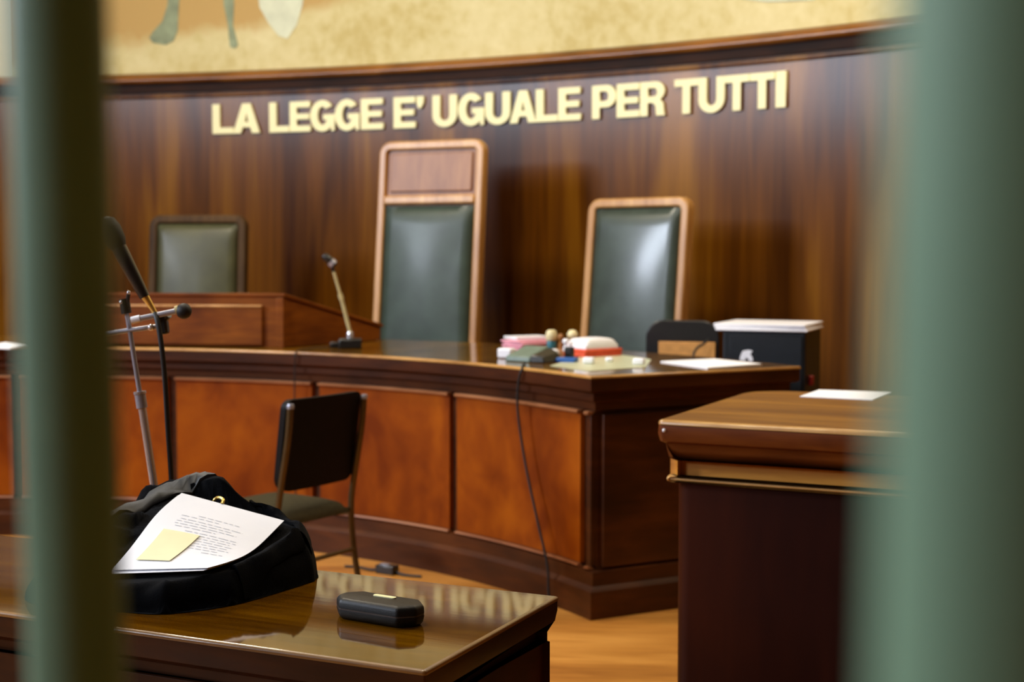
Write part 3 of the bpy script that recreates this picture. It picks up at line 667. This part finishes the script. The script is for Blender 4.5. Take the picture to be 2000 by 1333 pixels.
# cables on the bench front
def bench_cable(name, pts, r_, label):
    tag(tubeo(name, pts, r_, 'rubber', n=8), label, 'cable')
def front(px, py, out_):
    lo, hi = 3.0, 9.0
    for _ in range(50):
        mid = (lo + hi) / 2; q = at(px, py, d=mid)
        if (Vector((q.x, q.y)) - BC).length < BR0 - out_: lo = mid
        else: hi = mid
    return at(px, py, d=mid)
pts = [Vector(onb(1026, 713)) + Vector((0, 0, .008)), Vector(onb(1022, 716)) + Vector((0, 0, .006)), front(1019, 722, .008), front(1013, 745, .014), front(1011, 800, .012), front(1025, 900, .008), front(1048, 1010, .01), front(1068, 1100, .016), front(1071, 1150, .022)]
pts.append(Vector((pts[-1].x + .005, pts[-1].y - .01, .006)))
bench_cable('device_cable', pts, .0055, 'black cable hanging down the bench front from the grey green device')
pts = [q + Vector((-.09, .02, .006)), Vector(onb(600, 684)) + Vector((0, 0, .005)), front(578, 689, .007), front(576, 720, .01), front(575, 800, .008), front(577, 950, .008), front(580, 1060, .02)]
pts.append(Vector((pts[-1].x, pts[-1].y - .012, .005)))
bench_cable('microphone_cable', pts, .0035, 'thin dark cable from the desk microphone down the bench front')
# adapter on the floor
c = at(757, 1119, z=0); ad_ = thing('floor_adapter', 'black power adapter on the floor along the bench plinth', 'adapter', (c.x, c.y - .02, 0), -.55)
boxo('body', (0, 0, .02), (.10, .05, .04), 'black_plastic', ad_, bevel=.006)
boxo('label_plate', (-.01, -.0, .041), (.045, .03, .003), 'steel', ad_, bevel=.001)
tubeo('lead', [(-.05, 0, .012), (-.10, .0, .006), (-.17, .015, .006), (-.24, .0, .006)], .006, 'rubber', ad_)
tubeo('lead', [(.05, 0, .012), (.10, -.005, .006), (.18, .01, .006)], .006, 'rubber', ad_)

# ------------------------------------------------------------------ small metal frame chair before the bench
sc_ = thing('metal_chair', 'dark backed chair with bronze tube frame and olive seat, before the bench', 'chair', (-.925, 5.58, 0), math.radians(57))
w2 = .215
zt_ = .908; SZ = .43
rear = lambda x: [(x, -.27, zt_ - .03), (x, -.255, zt_ - .16), (x, -.215, .55), (x, -.20, SZ), (x, -.215, .25), (x, -.265, 0.0)]
for s in (-1, 1):
    tubeo('rear_leg', rear(s * w2), .0125, 'tube', sc_, n=12)
    tubeo('front_leg', [(s * w2, -.2, SZ - .02), (s * w2, .0, SZ - .03), (s * w2, .17, SZ - .03), (s * w2, .2, SZ - .09), (s * w2, .215, .2), (s * w2, .23, 0)], .0115, 'tube', sc_, n=12)
    bm = bmesh.new(); lathe(bm, [(.013, -.01), (.0145, 0), (.011, .008)], c=(s * w2, -.27, zt_ - .03)); fin(bm, 'end_cap', 'steel', sc_, smooth=40)
tubeo('stretcher', [(-w2, -.214, .265), (w2, -.214, .265)], .009, 'tube', sc_, sm=False)
# backrest: slightly curved rounded panel in front of the uprights
def back_panel(name, mat, k0, k1, wI, hI, zc, parent, r_):
    ol = round_poly([(-wI, -hI), (wI, -hI), (wI, hI), (-wI, hI)], r_, 8)
    dense = []
    for i in range(len(ol)):
        a_, b2 = ol[i], ol[(i + 1) % len(ol)]; n = max(1, int((b2 - a_).length / .04))
        dense += [a_ + (b2 - a_) * j / n for j in range(n)]
    bm = bmesh.new()
    def pt(p, k_):
        z = zc + p.y; x = p.x; bow = .018 * (1 - (x / .22) ** 2)
        y = -.205 - (z - SZ) * .135 + k_ - bow
        return (x, y, z)
    A_ = [bm.verts.new(pt(p, k1)) for p in dense]; B2 = [bm.verts.new(pt(p, k0)) for p in dense]
    sc1 = [bm.verts.new(pt(p * .9, k1 + .012)) for p in dense]; sc2 = [bm.verts.new(pt(p * .9, k0)) for p in dense]
    n = len(A_)
    for R1, R2 in ((A_, B2), (sc1, A_), (B2, sc2)):
        for i in range(n): bm.faces.new((R1[i], R1[(i + 1) % n], R2[(i + 1) % n], R2[i]))
    for R_, k_ in ((sc1, k1 + .014), (sc2, k0)):
        c_ = bm.verts.new(pt(Vector((0, 0)), k_))
        for i in range(n): bm.faces.new((R_[i], R_[(i + 1) % n], c_))
    return fin(bm, name, mat, parent, smooth=40)
back_panel('backrest', 'black_panel', .014, .04, .22, .175, .724, sc_, [.06, .06, .035, .035])
cushion('seat', .42, .42, .05, 'seat_cloth', sc_, lambda u, v_, k_: Vector((u * (1 + .05 * v_ / .21), v_ + .005, SZ - .015 + k_)), puff=.012, n=16, edge=.35)

# ------------------------------------------------------------------ front table
tu = Vector((-.908, .419)).normalized(); tv = Vector((tu.y, -tu.x)) * -1
if tv.y > 0: tv = -tv
TR = Vector((.094, 2.832)); TLn, TDp, TZ = 1.75, .565, .76
def tp(u, v, z): q = TR + tu * u + tv * v; return Vector((q.x, q.y, z))
t_out = [tuple((TR + tu * a_ + tv * b2)) for a_, b2 in ((0, 0), (TLn, 0), (TLn, TDp), (0, TDp))]
ar = sum(t_out[i][0] * t_out[(i + 1) % 4][1] - t_out[(i + 1) % 4][0] * t_out[i][1] for i in range(4))
if ar < 0: t_out.reverse()
t_out = round_poly(t_out, .006, 3)
ft = thing('front_table', 'glossy brown wooden table in front holding the black robe and glasses case', 'table', (0, 0, 0))
stack('tabletop', t_out, [(-.006, TZ), (-.006, TZ - .02)], 'table_top', ft, smooth=20)
stack('worn_highlight_edge', t_out, [(-.006, TZ), (-.001, TZ - .0015), (.001, TZ - .004), (.0, TZ - .009), (-.006, TZ - .010)], 'table_edge', ft, smooth=60, ring=True)['label'] = 'paler edge, slight wear and painted highlight'  # light line along the table lip put into a paler strip
stack('edge_moulding', t_out, [(-.001, TZ - .010), (-.001, TZ - .028), (-.006, TZ - .05), (-.02, TZ - .058), (-.034, TZ - .066)], 'table', ft, smooth=30)
stack('apron', t_out, [(-.034, TZ - .066), (-.034, TZ - .085)], 'table', ft, smooth=30)
stack('body', t_out, [(-.032, TZ - .085), (-.024, TZ - .088), (-.024, .09), (-.012, .08), (-.012, 0)], 'table', ft, smooth=30, bevel=.003)

# glasses case
gc = thing('glasses_case', 'black glasses case with a small gold plate on the glossy front table', 'glasses case', (-.247, 2.645, TZ), math.radians(-31))
def octo(L, Wd, ch): return [(-L / 2 + ch, -Wd / 2), (L / 2 - ch, -Wd / 2), (L / 2, -Wd / 2 + ch), (L / 2, Wd / 2 - ch), (L / 2 - ch, Wd / 2), (-L / 2 + ch, Wd / 2), (-L / 2, Wd / 2 - ch), (-L / 2, -Wd / 2 + ch)]
oc8 = round_poly(octo(.184, .078, .026), .012, 4)
stack('case_bottom', oc8, [(0, .0195), (.0005, .016), (-.002, .006), (-.007, .0005)], 'black_leather', gc, smooth=50)
stack('seam', oc8, [(-.001, .0225), (.0, .0222), (.0, .0198), (-.001, .0195)], 'brown_seam', gc, smooth=50)
stack('lid', oc8, [(-.012, .0405), (-.006, .0395), (-.002, .036), (0, .032), (.0005, .0225)], 'black_leather', gc, smooth=50)
gp = stack('gold_plate', round_poly([(-.025, .010), (.025, .010), (.025, .021), (-.025, .021)], .005, 4), [(0, .0422), (0, .0400)], 'gold', gc); gp['label'] = 'small gold plate'

# robe: a heap of black cloth
PA, PB, PCn, PD = at(355, 967, d=3.05), at(555, 1021, d=3.0), at(405, 1114, d=2.745), at(218, 1118, d=2.78)
def sheet_pt(s, t, lift=0):
    """s across the page 0..1, t down the page 0..1"""
    p = (PA * (1 - s) + PB * s) * (1 - t) + (PD * (1 - s) + PCn * s) * t
    p = p.copy(); p.z += .014 * math.sin(PI * t) * (.6 - .2 * s) * 1.0 - .018 * math.sin(PI * t) * s * s + lift
    p.x += (.014 * math.sin(PI * t) * s * 1.0) - .004 * math.sin(2 * PI * t)
    return p
PGRID = [sheet_pt(i / 24 * 1.06 - .03, j / 30 * 1.06 - .03) for i in range(25) for j in range(31)]
def paper_cap(x, y):
    best = None; bd = .035 ** 2
    for q in PGRID:
        d = (q.x - x) ** 2 + (q.y - y) ** 2
        if d < bd: bd = d; best = q.z
    return None if best is None else best - .012 - TZ

foot = [(.512, .10), (.52, .19), (.545, .34), (.62, .45), (.72, .475), (.85, .50), (.95, .47), (1.0, .36), (.99, .15), (.93, .04), (.80, .012), (.62, .02), (.54, .045)]
ctrl = [(.52, .12, .10), (.56, .22, .08), (.56, .08, .11), (.60, .33, .072), (.66, .12, .13), (.70, .26, .105), (.70, .40, .062), (.78, .08, .185), (.82, .04, .185), (.80, .20, .150), (.80, .36, .075), (.80, .44, .062), (.90, .10, .17), (.90, .30, .13), (.95, .45, .06), (.88, .46, .06), (.99, .2, .08)]
def inside_dist(p):
    best = 9; ins_ = False; n = len(foot)
    for i in range(n):
        a_, b2 = Vector(foot[i]), Vector(foot[(i + 1) % n]); ab = b2 - a_
        t = max(0, min(1, (p - a_).dot(ab) / ab.dot(ab))); best = min(best, (p - a_ - ab * t).length)
        if (a_.y > p.y) != (b2.y > p.y) and p.x < (b2.x - a_.x) * (p.y - a_.y) / (b2.y - a_.y) + a_.x: ins_ = not ins_
    return best if ins_ else -best
def heap(u, v):
    p = Vector((u, v)); d = inside_dist(p)
    if d <= 0: return 0
    sw = sh = 0
    for cu, cv, ch in ctrl:
        w = 1 / (((u - cu) ** 2 + (v - cv) ** 2) ** 1.5 + 1e-5); sw += w; sh += w * ch
    h = sh / sw
    k_ = min(1, d / .055); k_ = math.sqrt(1 - (1 - k_) ** 2)
    f_ = noise.noise(Vector((u * 16 + v * 9, v * 7 - u * 5, 1.3))) * .022 + abs(noise.noise(Vector((u * 11 - v * 14, v * 6, 7.7)))) * .03 + noise.noise(Vector((u * 34, v * 26, 4.1))) * .005 - .006
    under = 1.0 if not (.52 < u < .86 and .05 < v < .46) else .35
    hh = max(0, h * k_ + f_ * k_); q = tp(u, v, 0); c_ = paper_cap(q.x, q.y)
    return hh if c_ is None else max(0, min(hh, c_))
N1, N2 = 110, 110
bm = bmesh.new(); G = {}
cen = Vector((.77, .24))
# radial grid so that the rim follows the outline
rim = []
fp = [Vector(p) for p in foot]
sm_ = smooth_path([Vector((p.x, p.y, 0)) for p in fp + [fp[0]]], 10)[:-1]
for p in sm_: rim.append(Vector((p.x, p.y)))
K = 56
for i, p in enumerate(rim):
    for k_ in range(1, K + 1):
        f_ = k_ / K; f_ = 1 - (1 - f_) ** 1.7
        q = cen + (p - cen) * f_
        jut = 0
        G[i, k_] = bm.verts.new(tp(q.x, q.y, TZ + .002 + heap(q.x, q.y)))
top_c = bm.verts.new(tp(cen.x, cen.y, TZ + .002 + heap(cen.x, cen.y)))
n = len(rim)
for i in range(n):
    j = (i + 1) % n
    bm.faces.new((top_c, G[i, 1], G[j, 1]))
    for k_ in range(1, K): bm.faces.new((G[i, k_], G[i, k_ + 1], G[j, k_ + 1], G[j, k_]))
bot = [bm.verts.new((G[i, K].co.x, G[i, K].co.y, TZ + .0005)) for i in range(n)]
for i in range(n): bm.faces.new((G[i, K], bot[i], bot[(i + 1) % n], G[(i + 1) % n, K]))
bm.faces.new(bot[::-1])
robe = fin(bm, 'black_robe', 'black_cloth', smooth=180)
tag(robe, 'crumpled black robe heaped on the left of the front table', 'robe')
# folded lapel and collar corner as cloth strips over the heap
def cloth_strip(name, path, w0, w1, mat, t_=.006, lift=.006, label=None):
    """path of (u, v, extra) on the heap"""
    P = smooth_path([Vector((a_, b2, c_)) for a_, b2, c_ in path], 6); bm = bmesh.new(); rows = []
    for i, p in enumerate(P):
        a_ = P[min(i + 1, len(P) - 1)] - P[max(i - 1, 0)]; d = Vector((a_.x, a_.y)).normalized(); s = Vector((-d.y, d.x))
        w = w0 + (w1 - w0) * i / (len(P) - 1); row = []
        for k_ in range(7):
            e_ = -1 + k_ / 3; uu, vv = p.x + s.x * w * e_ / 2, p.y + s.y * w * e_ / 2
            h = heap(uu, vv) if inside_dist(Vector((uu, vv))) > 0 else 0
            row.append(tp(uu, vv, TZ + max(.012, .002 + h + lift + p.z + .006 * (1 - e_ * e_))))
        rows.append(row)
    top = [[bm.verts.new(q) for q in r_] for r_ in rows]; bt = [[bm.verts.new(q - Vector((0, 0, t_))) for q in r_] for r_ in rows]
    for i in range(len(rows) - 1):
        for k_ in range(6):
            bm.faces.new((top[i][k_], top[i][k_ + 1], top[i + 1][k_ + 1], top[i + 1][k_])); bm.faces.new((bt[i][k_], bt[i + 1][k_], bt[i + 1][k_ + 1], bt[i][k_ + 1]))
        for k_ in (0, 6): bm.faces.new((top[i][k_], top[i + 1][k_], bt[i + 1][k_], bt[i][k_]))
    for i in (0, len(rows) - 1):
        for k_ in range(6): bm.faces.new((top[i][k_], bt[i][k_], bt[i][k_ + 1], top[i][k_ + 1]))
    o = fin(bm, name, mat, robe, smooth=60)
    if label: o['label'] = label
    return o
cloth_strip('lapel', [(.80, .03, 0), (.86, .12, .002), (.90, .24, .002), (.92, .36, .001), (.93, .44, 0)], .05, .04, 'grey_lapel', label='dark grey lapel')
cloth_strip('collar', [(.70, .04, .0), (.66, .04, .004), (.60, .05, .0), (.56, .07, .004), (.535, .10, .004)], .045, .03, 'black_cloth')
cloth_strip('sleeve_fold', [(.555, .31, .0), (.55, .24, .004), (.545, .17, .006), (.54, .11, .006)], .035, .03, 'black_cloth')

# sheets of paper lying on the robe
def sheet_mesh(name, s0, s1, t0, t1, lift, mat, parent=None, n=12, th=.0006, shear=0):
    bm = bmesh.new(); T = {}; Bm = {}
    for i in range(n + 1):
        for j in range(n + 1):
            t = t0 + (t1 - t0) * j / n; s = s0 + (s1 - s0) * i / n + shear * (t - t0)
            p = sheet_pt(s, t, lift)
            T[i, j] = bm.verts.new(p); Bm[i, j] = bm.verts.new(p - Vector((0, 0, th)))
    for i in range(n):
        for j in range(n):
            bm.faces.new((T[i, j], T[i, j + 1], T[i + 1, j + 1], T[i + 1, j])); bm.faces.new((Bm[i, j], Bm[i + 1, j], Bm[i + 1, j + 1], Bm[i, j + 1]))
        bm.faces.new((T[i, 0], T[i + 1, 0], Bm[i + 1, 0], Bm[i, 0])); bm.faces.new((T[i, n], Bm[i, n], Bm[i + 1, n], T[i + 1, n]))
        bm.faces.new((T[0, i], Bm[0, i], Bm[0, i + 1], T[0, i + 1])); bm.faces.new((T[n, i], T[n, i + 1], Bm[n, i + 1], Bm[n, i]))
    return fin(bm, name, mat, parent, smooth=40)
pg = sheet_mesh('letter_sheet', 0, 1, 0, 1, .004, 'paper'); tag(pg, 'white typed letter with a yellow note, topmost on the black robe', 'paper')
under = sheet_mesh('paper_sheet', -.02, .985, .02, 1.02, .0005, 'paper'); tag(under, 'white sheet just beneath the typed letter on the robe', 'paper', 'sheets on the robe')
# text lines on the letter (printed strokes)
bm = bmesh.new()
def stroke(s0, s1, t, th=.007):
    n = 3; A_ = [bm.verts.new(sheet_pt(s0 + (s1 - s0) * i / n, t, .0046)) for i in range(n + 1)]; B2 = [bm.verts.new(sheet_pt(s0 + (s1 - s0) * i / n, t + th, .0046)) for i in range(n + 1)]
    for i in range(n): bm.faces.new((A_[i], B2[i], B2[i + 1], A_[i + 1]))
rows_ = [(.30, .62, .20), (.42, .70, .225)]
for t, (a_, b2) in [(.25, (.34, .74)), (.285, (.20, .55)), (.33, (.22, .80)), (.365, (.2, .72)), (.40, (.2, .78)), (.435, (.22, .6)), (.48, (.34, .82)), (.515, (.34, .84)), (.55, (.4, .8)), (.585, (.42, .84)), (.62, (.44, .82)), (.655, (.44, .86)), (.69, (.45, .78)), (.73, (.66, .86))]:
    s = a_
    while s < b2:
        w = random.uniform(.03, .09); stroke(s, min(s + w, b2), t); s += w + .018
fin(bm, 'printed_text', 'ink_pale', pg)
sheet_mesh('yellow_note', .16, .50, .52, .90, .0064, 'yellow_note', pg, n=6, th=.0004)
# gold cord of the robe
c0 = at(428, 976, d=3.06)
gk = tubeo('gold_cord', [at(417, 984, d=3.05), at(420, 976, d=3.05), at(428, 973, d=3.05), at(436, 977, d=3.04), at(434, 985, d=3.03)], .0038, 'brass', robe, n=8); gk['label'] = 'gold cord loop'

# ------------------------------------------------------------------ microphone stand beyond the table
SD = 3.55
foot_p = at(300, 945, d=SD)
ms = thing('microphone_stand', 'chrome microphone stand rising behind the black robe', 'microphone stand', (foot_p.x + .02, SD, 0))
O = Vector(ms.location)
def m(px, py, dd=0): return tuple(at(px, py, d=SD + dd) - O)
bm = bmesh.new(); lathe(bm, [(.0, .022), (.02, .022), (.09, .018), (.125, .008), (.125, 0), (.0, 0)][1:5], n=40); fin(bm, 'base', 'black_plastic', ms, smooth=30)
tubeo('lower_pole', [(0, 0, .015), (0, 0, .80), m(303, 962)], .0095, 'chrome', ms, n=14, sm=False)
bm = bmesh.new(); lathe(bm, [(.014, 0), (.016, .01), (.016, .05), (.012, .06)], c=(0, 0, .76)); fin(bm, 'pole_clutch', 'black_plastic', ms, smooth=40)
tubeo('slanted_tube', [m(303, 962), m(277, 793)], .0098, 'chrome', ms, n=14, sm=False)
tubeo('tube_clutch', [m(277.5, 797), m(273, 768)], .0135, 'steel', ms, n=14, sm=False)
tubeo('clutch_ring', [m(273.5, 770), m(272.8, 765)], .0155, 'chrome', ms, n=14, sm=False)
tubeo('upper_tube', [m(273, 768), m(250, 625), m(246, 608)], .0062, 'steel', ms, n=12, sm=False)
tubeo('top_joint', [m(247, 613), m(242, 584)], .0135, 'black_plastic', ms, n=12, sm=False)
for a_, b2, nm in ((236, 591, 'joint_screw'), (251, 572, 'joint_screw')):
    bm = bmesh.new(); bmesh.ops.create_uvsphere(bm, u_segments=12, v_segments=8, radius=.0045, matrix=Matrix.Translation(m(a_, b2, -.014))); fin(bm, nm, 'chrome', ms, smooth=60)
tubeo('clip_arm', [m(247, 600, -.004), m(251, 574, -.01)], .005, 'black_plastic', ms, sm=False)
tubeo('cross_bar', [m(204, 653, .004), m(250, 646, 0), m(322, 636, -.008)], .0065, 'steel', ms, sm=False)
bm = bmesh.new(); bmesh.ops.create_uvsphere(bm, u_segments=14, v_segments=10, radius=.0085, matrix=Matrix.Translation(m(295, 640, -.012))); fin(bm, 'bar_knob', 'chrome', ms, smooth=60)
bm = bmesh.new(); cpt = Vector(m(317, 634)); box(bm, tuple(cpt), (.028, .03, .05), ry=-.1); fin(bm, 'clamp', 'black_plastic', ms, bevel=.006)
tubeo('clamp_arm', [m(318, 628), m(330, 616, -.012)], .008, 'black_plastic', ms, sm=False)
# black microphone pointing up to the left
ma = thing('stage_microphone', 'large black microphone clipped at the top of the chrome stand', 'microphone', tuple(at(250, 545, d=SD - .02)))
O2 = Vector(ma.location)
def m2(px, py, dd=0): return tuple(at(px, py, d=SD - .02 + dd) - O2)
tubeo('body', [m2(283, 581), m2(262, 541), m2(240, 500), m2(232, 484)], .016, 'black_plastic', ma, n=18, sm=False, radii=[.0125, .016, .019, .019])
tubeo('grille', [m2(232, 484), m2(226, 472), m2(214, 450), m2(205, 434), m2(200, 426)], .02, 'rubber', ma, n=18, sm=False, radii=[.019, .026, .029, .024, .01])
pl = tubeo('plug', [m2(303, 612), m2(290, 590), m2(283, 580)], .009, 'brass', ma, n=12, sm=False, radii=[.006, .0085, .0105]); pl['label'] = 'brass coloured plug'
# silver microphone lying across
mb_ = thing('slim_microphone', 'slim silver microphone with a dark ball head, across the stand', 'microphone', tuple(at(300, 620, d=SD - .03)))
O3 = Vector(mb_.location)
def m3(px, py, dd=0): return tuple(at(px, py, d=SD - .03 + dd) - O3)
tubeo('body', [m3(259, 626), m3(272, 623), m3(345, 608)], .0072, 'steel', mb_, n=14, sm=False)
tubeo('end_sleeve', [m3(257, 626.5), m3(274, 622.5)], .0095, 'white', mb_, n=14, sm=False)
tubeo('neck_ring', [m3(344, 608), m3(350, 606)], .0125, 'cream_metal', mb_, n=14, sm=False)
bm = bmesh.new(); bmesh.ops.create_uvsphere(bm, u_segments=20, v_segments=14, radius=.0195, matrix=Matrix.Translation(m3(359, 608))); fin(bm, 'ball_grille', 'rubber', mb_, smooth=60)
cab_pts = [at(303, 612, d=SD - .03), at(309, 635, d=SD - .045), at(316, 680, d=SD - .05), at(322, 740, d=SD - .04), at(328, 840, d=SD - .02), at(335, 945, d=SD), ]
l_ = cab_pts[-1]; cab_pts += [Vector((l_.x + .012, l_.y, .5)), Vector((l_.x + .02, l_.y + .02, .12)), Vector((l_.x + .05, l_.y + .06, .008)), Vector((l_.x + .2, l_.y + .1, .008))]
tag(tubeo('audio_cable', cab_pts, .0065, 'rubber', n=10), 'black audio cable hanging from the microphone stand behind the robe', 'cable')

# ------------------------------------------------------------------ bars of the cage, right before the lens
def cage_bar(x, y, label, lean=(0, 0)):
    bm = bmesh.new(); n = 40; rings = []
    for z in (0.02, .6, 1.2, 1.8, 2.58):
        ox, oy = lean[0] * (z - EYE), lean[1] * (z - EYE)
        rings.append([bm.verts.new((ox + .0183 * math.cos(2 * PI * i / n), oy + .0183 * math.sin(2 * PI * i / n), z)) for i in range(n)])
    for a_, b2 in zip(rings, rings[1:]):
        for i in range(n): bm.faces.new((a_[i], a_[(i + 1) % n], b2[(i + 1) % n], b2[i]))
    bm.faces.new(rings[0][::-1]); bm.faces.new(rings[-1])
    o = fin(bm, 'cage_bar', 'bar', smooth=40); o.location = (x, y, 0)
    tag(o, label, 'bar', 'bars of the cage')
bl = at(130, 666, d=.54); br = at(1968, 666, d=.215)
cage_bar(bl.x, bl.y, 'grey green metal bar standing in front of the microphone stand', (-.010, 0))
cage_bar(br.x, br.y, 'blurred pale grey metal bar standing in front of the right desk', (.012, 0))
cdv = Vector((br.x - bl.x, br.y - bl.y)); ca = math.atan2(cdv.y, cdv.x); cm = Vector(((br.x + bl.x) / 2, (br.y + bl.y) / 2))
tag(boxo('floor_rail', (cm.x, cm.y, .011), (cdv.length + .3, .05, .02), 'bar', rz=ca), 'flat metal rail on the floor under the bars', 'rail')
tag(boxo('top_rail', (cm.x, cm.y, 2.6), (cdv.length + .3, .05, .04), 'bar', rz=ca), 'metal rail joining the tops of the bars', 'rail')

# ------------------------------------------------------------------ warm fill lamps, added out of view to light the room
for (x, y, e_) in ((-2.4, 6.6, 75), (-1.0, 3.4, 26), (1.6, 6.0, 40)):
    lp = thing('added_fill_lamp', 'added square fill lamp with warm diffuser, out of view', 'lamp', (x, y, 5.2), 0, 'added fill lamps')
    boxo('housing', (0, 0, -.03), (.9, .9, .06), 'window_paint', lp, bevel=0)
    boxo('diffuser', (0, 0, -.065), (.84, .84, .01), 'diffuser', lp, bevel=0)
    ld = bpy.data.lights.new('added_fill_light', 'AREA'); ld.shape = 'SQUARE'; ld.size = .8; ld.energy = e_ * 1.6; ld.color = (1, .86, .66)
    lo = bpy.data.objects.new('added_fill_light', ld); COL.objects.link(lo); lo.location = (x, y, 5.12)

# ------------------------------------------------------------------ world, camera, colour
w = bpy.data.worlds.new('sky'); sc.world = w; w.use_nodes = True
bg = w.node_tree.nodes['Background']; bg.inputs[0].default_value = (.62, .74, 1, 1); bg.inputs[1].default_value = .5
cam = bpy.data.cameras.new('camera'); co = bpy.data.objects.new('camera', cam); COL.objects.link(co); sc.camera = co
cam.sensor_width = 36; cam.lens = F / 2000 * 36; cam.clip_start = .02
co.location = (0, 0, EYE); co.rotation_euler = (PI / 2 - PITCH, 0, 0)
cam.dof.use_dof = True; cam.dof.focus_distance = 2.8; cam.dof.aperture_fstop = 4.0
sc.view_settings.view_transform = 'Standard'; sc.view_settings.look = 'None'; sc.view_settings.gamma = 1; sc.view_settings.use_curve_mapping = False
sc.view_settings.exposure = .45
sc.cycles.use_denoising = True
sc.cycles.max_bounces = 8; sc.cycles.diffuse_bounces = 4; sc.cycles.glossy_bounces = 4; sc.cycles.transparent_max_bounces = 8
sc.cycles.caustics_reflective = False; sc.cycles.caustics_refractive = False
